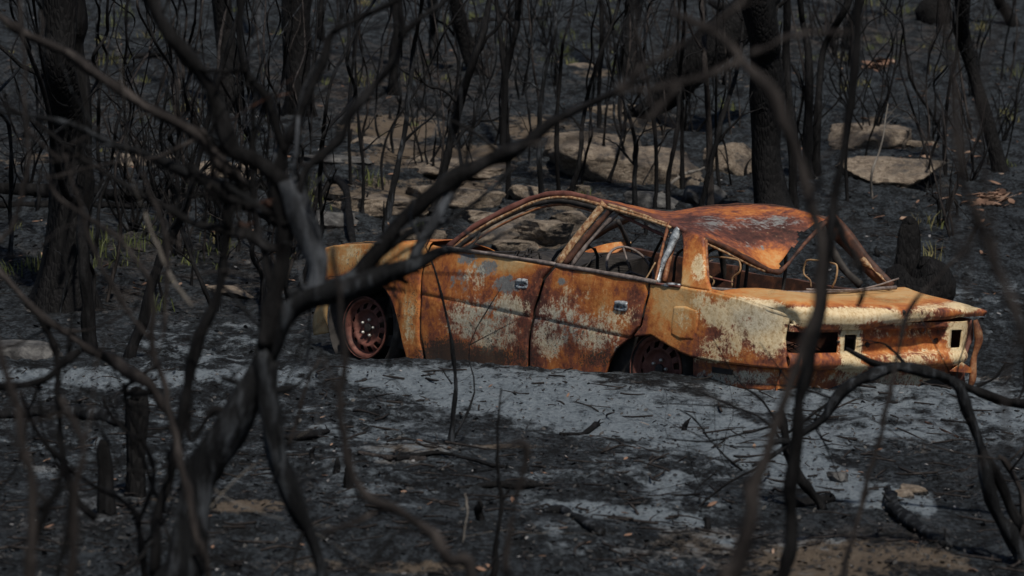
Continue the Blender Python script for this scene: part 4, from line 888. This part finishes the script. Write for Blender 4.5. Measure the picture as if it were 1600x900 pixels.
shrub('slim blurred brush in the lower left corner, nearest to the viewer', 6.6, [
 ('trunk', [(45, 940, 20), (50, 860, 20), (52, 780, 19), (40, 700, 17), (20, 620, 15), (5, 560, 12), (-15, 500, 10)], 'twig'),
 ('branch', [(50, 860, 14), (75, 790, 13), (95, 740, 12), (80, 660, 10), (40, 600, 8)], 'char'),
 ('branch', [(60, 800, 12), (110, 760, 10), (95, 880, 12), (80, 940, 12)], 'char'),
 ('branch', [(100, 940, 16), (112, 860, 15), (118, 770, 14), (130, 700, 12), (95, 620, 8)], 'twig')])
shrub('tangled dark brush left of the big shrub, arching over the left ash', 9.9, [
 ('trunk', [(230, 960, 14), (220, 850, 12), (215, 810, 11), (190, 780, 10), (130, 750, 10), (90, 715, 10), (55, 670, 9), (32, 610, 7)]),
 ('branch', [(255, 800, 9), (215, 700, 8), (175, 650, 7), (160, 620, 6)]),
 ('branch', [(150, 810, 14), (120, 780, 13), (105, 740, 12), (95, 680, 12), (92, 600, 12), (85, 540, 13), (60, 495, 10)]),
 ('branch', [(275, 690, 12), (262, 640, 13), (240, 605, 18), (205, 580, 20), (165, 560, 20), (130, 540, 16), (95, 515, 14), (50, 480, 13), (0, 425, 12), (-20, 405, 11)], 'twig'),
 ('branch', [(-20, 612, 14), (44, 602, 13), (75, 588, 14), (102, 562, 14), (125, 548, 12)]),
 ('branch', [(250, 568, 9), (215, 590, 9), (193, 606, 8), (205, 616, 8), (240, 612, 9)]),
 ('branch', [(215, 820, 8), (240, 740, 9), (200, 640, 9), (195, 600, 8)])])
shrub('pale bleached twigs crossing in front of the massive left trunk', 8.2, [
 ('trunk', [(330, 960, 16), (300, 800, 15), (275, 700, 14), (262, 620, 12), (240, 540, 12), (238, 460, 11), (222, 415, 10), (180, 370, 9), (130, 335, 8), (90, 310, 8), (72, 272, 7)], 'twig'),
 ('branch', [(258, 520, 9), (262, 400, 8), (250, 340, 8), (232, 300, 7), (222, 270, 5)], 'twig'),
 ('branch', [(0, 380, 9), (22, 352, 9), (35, 300, 8), (44, 255, 7), (40, 180, 6), (38, 100, 6), (32, 0, 6)], 'twig'),
 ('branch', [(240, 540, 9), (190, 470, 8), (150, 400, 8), (120, 310, 6), (100, 240, 5)], 'twig'),
 ('branch', [(300, 480, 6), (265, 430, 6), (225, 330, 5)], 'twigpale'),
 ('branch', [(40, 200, 6), (70, 230, 5), (95, 250, 4)], 'twig')])
shrub('brown blurred branch bending across the centre foreground', 6.9, [
 ('trunk', [(740, 950, 26), (700, 870, 22), (650, 812, 20), (600, 795, 20), (565, 770, 20), (545, 700, 16), (530, 640, 14), (538, 560, 12), (530, 480, 10), (520, 420, 8), (515, 350, 4)], 'twig'),
 ('branch', [(600, 795, 12), (540, 820, 10), (500, 835, 6)], 'twig'), ('branch', [(780, 700, 8), (822, 700, 13), (800, 800, 10), (790, 900, 12)], 'twig'), ('branch', [(540, 640, 8), (505, 560, 5)], 'twig')])
shrub('thin dark sapling with a knot standing alone on the ash before the front door', 15.3, [
 ('trunk', [(704, 702, 15), (706, 680, 10), (712, 610, 8), (706, 540, 7), (692, 470, 5), (680, 425, 4), (665, 385, 2)], 'charblue'), ('branch', [(706, 600, 3), (690, 575, 2)])], name='burnt_sapling', cat='sapling')
shrub('spindly upright twig in the centre foreground right of the lone sapling', 11.6, [
 ('trunk', [(770, 905, 11), (776, 840, 9), (784, 790, 7), (776, 720, 6), (779, 650, 4), (783, 605, 3)], 'char'), ('branch', [(785, 780, 4), (800, 760, 3)]), ('branch', [(779, 632, 3), (790, 628, 2)]), ('branch', [(722, 850, 3), (730, 800, 4), (726, 770, 3)], 'twigpale')], name='burnt_sapling', cat='sapling')
shrub('arching grey branch curving over the ash below the rear of the car', 12.6, [
 ('trunk', [(1640, 930, 30), (1600, 880, 28), (1572, 830, 26), (1552, 770, 22), (1535, 700, 20), (1510, 640, 19), (1482, 594, 19), (1440, 580, 21), (1390, 580, 21), (1350, 590, 20), (1312, 615, 18), (1280, 655, 15), (1240, 690, 12), (1200, 718, 10), (1175, 728, 7)], 'charblue'),
 ('branch', [(1240, 690, 9), (1215, 690, 8), (1195, 700, 5)], 'charblue'),
 ('branch', [(1590, 860, 14), (1600, 800, 12), (1575, 730, 10), (1560, 712, 8)], 'twig'),
 ('branch', [(1535, 700, 9), (1560, 740, 18), (1600, 830, 20)], 'char')])
shrub('dark branch lying above the arching grey branch, reaching in from the right', 13.4, [
 ('trunk', [(1700, 690, 24), (1640, 645, 20), (1570, 628, 18), (1500, 600, 17), (1440, 575, 14), (1385, 572, 13), (1345, 556, 10), (1322, 545, 7)], 'char'), ('branch', [(1520, 608, 6), (1555, 590, 6), (1572, 565, 4)])])
shrub('upright charred stick with bent foot and thin side twigs right of centre', 13.6, [
 ('trunk', [(1285, 800, 16), (1268, 775, 15), (1245, 745, 18), (1228, 700, 16), (1225, 660, 13), (1222, 640, 9)]),
 ('branch', [(1226, 660, 5), (1150, 680, 4), (1100, 690, 3), (1040, 685, 2)]), ('branch', [(1160, 735, 5), (1120, 700, 3), (1085, 655, 3), (1062, 640, 2)]),
 ('branch', [(1200, 720, 4), (1130, 760, 4), (1080, 800, 4), (1040, 822, 3)]), ('branch', [(1225, 680, 4), (1260, 655, 6), (1300, 625, 5)]), ('branch', [(1110, 780, 3), (1085, 770, 2), (1120, 735, 3)])])
shrub('tall slender black tree rising past the rear window, darkest of the right foreground', 8.6, [
 ('trunk', [(1215, 980, 30), (1225, 900, 28), (1236, 820, 25), (1240, 740, 24), (1246, 650, 22), (1262, 570, 20), (1280, 480, 17), (1292, 400, 16), (1300, 320, 16), (1318, 230, 16), (1330, 140, 16), (1338, 60, 16), (1342, -30, 15)]),
 ('branch', [(1300, 330, 11), (1330, 395, 10), (1350, 440, 7), (1340, 480, 6)], 'char')], name='burnt_tree', cat='tree')
shrub('blurred grey stem curving up across the rear wing, closest on the right', 6.1, [
 ('trunk', [(1130, 980, 32), (1145, 890, 30), (1168, 800, 28), (1192, 710, 26), (1230, 600, 22), (1262, 530, 20), (1280, 450, 19), (1280, 380, 18), (1262, 300, 20), (1238, 220, 22), (1200, 140, 22), (1160, 95, 18), (1110, 50, 14), (1050, 20, 10)], 'twig'),
 ('branch', [(1160, 95, 12), (1100, 120, 12), (1030, 138, 11), (960, 143, 10)], 'twig'), ('branch', [(1170, 85, 12), (1250, 55, 11), (1330, 50, 8)], 'twig'),
 ('branch', [(960, 143, 12), (1010, 105, 11), (1080, 60, 11), (1130, 30, 10), (1170, -10, 9)], 'twig'), ('branch', [(1060, 135, 14), (1030, 165, 12), (1000, 190, 8), (900, 215, 8), (820, 228, 6)], 'twig')])
shrub('thin blurred twig slanting across the right of the rear panel', 8.2, [
 ('trunk', [(1300, 960, 12), (1318, 890, 11), (1345, 790, 10), (1372, 690, 10), (1392, 600, 10), (1412, 510, 9), (1430, 468, 8), (1470, 430, 7), (1510, 385, 6), (1530, 340, 5)], 'twig')], name='burnt_twig', cat='twig')
shrub('hazy tuft of very close blurred twigs at the upper right edge', 4.9, [
 ('trunk', [(1640, 960, 14), (1620, 700, 14), (1595, 520, 16), (1560, 420, 17), (1525, 330, 16), (1500, 250, 14), (1490, 120, 12), (1470, 0, 10), (1465, -40, 8)], 'twig'),
 ('branch', [(1560, 420, 11), (1545, 300, 10), (1530, 200, 9), (1540, 100, 7), (1580, 0, 5)], 'twig'), ('branch', [(1525, 330, 9), (1500, 400, 9), (1480, 300, 8), (1440, 200, 6)], 'twig'),
 ('branch', [(1595, 520, 9), (1570, 600, 8), (1575, 720, 7)], 'twig'), ('branch', [(1500, 250, 7), (1470, 180, 6), (1400, 80, 5)], 'twig'), ('branch', [(1530, 340, 8), (1510, 450, 7), (1540, 540, 7)], 'twig')])

# ------------------------------------------------------------------ litter, grass
def litter(name, n, place, size, mat, label, curl=.3, aspect=3):
    V = []; Fc = []
    for _ in range(n):
        px, py, s = place(); g0 = ground_fast(px, py)
        if g0 is None: continue
        s = s * rng.uniform(.5, 1.5); a = rng.uniform(0, 6.28); ca_, sa_ = math.cos(a), math.sin(a); e = np.array([ca_, sa_, rng.normal() * .25]); f = np.array([-sa_, ca_, rng.normal() * .35]); up = np.array([0, 0, 1.])
        q = g0 + up * (.006 + s * .12); b = len(V); c = rng.uniform(0, curl) * s
        V += [q - e * s, q - e * .3 * s + f * s / aspect + up * c, q + e * .5 * s + f * s / aspect * .8 + up * c, q + e * s + up * c * rng.uniform(0, 1.5), q + e * .5 * s - f * s / aspect * .8, q - e * .3 * s - f * s / aspect]
        Fc += [(b, b + 1, b + 5), (b + 1, b + 2, b + 4, b + 5), (b + 2, b + 3, b + 4)]
    o = mesh(name, np.array(V), Fc, M[mat], None, False, org=(0, 0, 0), solid=.002 if size else 0); return tag(o, label, 'litter', kind='stuff')
LY = np.linspace(8, 60, 1500)
def ground_fast(px, py):
    d = ray(px, py); P = LY[:, None] / d[1] * d[None, :]; u = P[:, 2] < gbase(P[:, 0], P[:, 1])
    if not u.any(): return None
    p = P[int(np.argmax(u))].copy(); p[1] += rng.uniform(-.03, .03); p[2] = float(gz(p[0], p[1])); return p
M['leaf'] = simple('dead leaf', [(.3, (.07, .035, .025)), (.5, (.19, .11, .075)), (.7, (.36, .27, .21))], 3, .8, .1, .001)
M['chip'] = simple('charcoal chip', [(.3, (.006, .006, .006)), (.6, (.02, .02, .022)), (.8, (.06, .06, .065))], 6, .6, .2, .002)
M['ashchip'] = simple('grey ash flake', [(.3, (.10, .10, .11)), (.7, (.30, .30, .31))], 3, .9, .1, .001)
def pl_leaf():
    k = rng.random()
    if k < .6: return rng.uniform(0, 1600), rng.uniform(5, 460), .03
    if k < .72: return 1480 + rng.normal() * 90, 250 + rng.normal() * 90, .045
    if k < .77: return 1370 + rng.normal() * 12, 103 + rng.normal() * 4, .09
    if k < .90: return 1550 + rng.normal() * 14, 320 + rng.normal() * 5, .06
    return rng.uniform(0, 1600), rng.uniform(600, 900), .018
litter('leaf_litter', 700, pl_leaf, 1, 'leaf', 'scattered curled brown dead leaves on the burnt ground')
def pl_chip():
    y = rng.uniform(575, 905) if rng.random() < .6 else rng.uniform(0, 560)
    return rng.uniform(-20, 1620), y, (.010 if y > 560 else .02)
litter('charcoal_litter', 12000, pl_chip, 0, 'chip', 'black charcoal chips and burnt twigs strewn over the ground', .6, 2.2)
litter('ash_flakes', 350, pl_chip, 0, 'ashchip', 'pale grey flakes of ash strewn over the ground', .3, 2.)
mb = MB()
for _ in range(1500):
    px, py = rng.uniform(-20, 1620), (rng.uniform(575, 900) if rng.random() < .35 else rng.uniform(5, 500)); g0 = ground_fast(px, py)
    if g0 is None: continue
    L_ = rng.uniform(.03, .22); a = rng.uniform(0, 6.28); e = np.array([math.cos(a), math.sin(a), rng.normal() * .12]) * L_; k = rng.uniform(.002, .007)
    q = g0 + [0, 0, k + .012]; mb.tube([q - e / 2, q + rng.normal(size=3) * .12 * L_ * np.array([1, 1, .3]), q + e / 2], [k, k, k * .5], 4, 0, 0, 2)
o = mb.build('twig_litter', M['twig'], None, org=(0, 0, 0)); tag(o, 'burnt twigs lying all over the black ground', 'twigs', kind='stuff')
# grass
m, n, l, b = newmat('young grass'); oi = noise(n, l, 1.5, 2, .5, objco(n, l)); l.new(ramp(n, l, oi, [(.35, (.06, .08, .02)), (.55, (.11, .125, .035)), (.7, (.20, .165, .07))]), b.inputs['Base Color']); b.inputs['Roughness'].default_value = .6
GS = [(168, 30, 1), (165, 15, .6), (232, 55, .8), (200, 15, .7), (172, 100, .9), (160, 80, .5), (285, 168, .8), (140, 175, .5), (225, 60, .6), (1360, 10, 1.5), (1390, 20, 1), (1420, 25, 1), (1440, 28, .8), (1372, 60, .7), (1400, 62, .7), (1322, 95, .7), (1320, 130, .8), (1350, 128, .6), (1530, 40, .8), (1590, 118, 1), (1465, 110, .6), (1575, 185, .8), (1580, 200, .6), (1530, 40, .7),
 (155, 378, 1), (165, 400, .9), (210, 390, .7), (235, 385, .7), (340, 385, .7), (350, 395, .6), (20, 430, .6), (54, 430, .7), (112, 440, .8), (150, 420, .6), (200, 410, .6), (240, 492, .8), (290, 410, .6), (230, 365, .5), (300, 300, .4), (490, 295, .7), (480, 330, .8), (495, 340, .7), (575, 290, .8), (585, 290, .6), (390, 220, .5), (565, 128, .5), (560, 120, .4), (880, 75, 1.), (885, 50, .8), (870, 85, .7), (850, 40, .6), (970, 55, .9), (960, 75, .6), (925, 75, .5), (700, 30, .8), (690, 45, .7), (740, 30, .6), (1133, 170, .8), (1140, 175, .6), (660, 258, .6), (905, 300, .7), (960, 20, .5), (1450, 350, .9), (1452, 400, .9), (1570, 260, .5), (1425, 20, .6), (1480, 70, .5), (1545, 25, .5)]
GS += [(rng.uniform(0, 1600), rng.uniform(5, 130), rng.uniform(.3, .7)) for _ in range(60)] + [(rng.uniform(0, 700), rng.uniform(130, 450), rng.uniform(.2, .45)) for _ in range(30)]
V = []; Fc = []
for px, py, s in GS:
    g0 = ground_fast(px, py)
    if g0 is None: continue
    for _ in range(int(10 + 14 * s)):
        q = g0 + [rng.normal() * .09 * s, rng.normal() * .09, 0]; q[2] = g0[2] - .02; h = s * rng.uniform(.08, .24); a = rng.uniform(0, 6.28); wv = np.array([math.cos(a), math.sin(a), 0]) * .0045; ln = rng.normal(size=3) * .25 * h; ln[2] = 0; b0 = len(V)
        V += [q - wv, q + wv, q + ln * .4 + [0, 0, h * .6] + wv * .8, q + ln * .4 + [0, 0, h * .6] - wv * .8, q + ln * 1.2 + [0, 0, h]]
        Fc += [(b0, b0 + 1, b0 + 2, b0 + 3), (b0 + 3, b0 + 2, b0 + 4)]
o = mesh('grass', np.array(V), Fc, m, None, False, org=(0, 0, 0)); tag(o, 'sparse green grass shoots sprouting from the burnt slope', 'grass', kind='stuff')
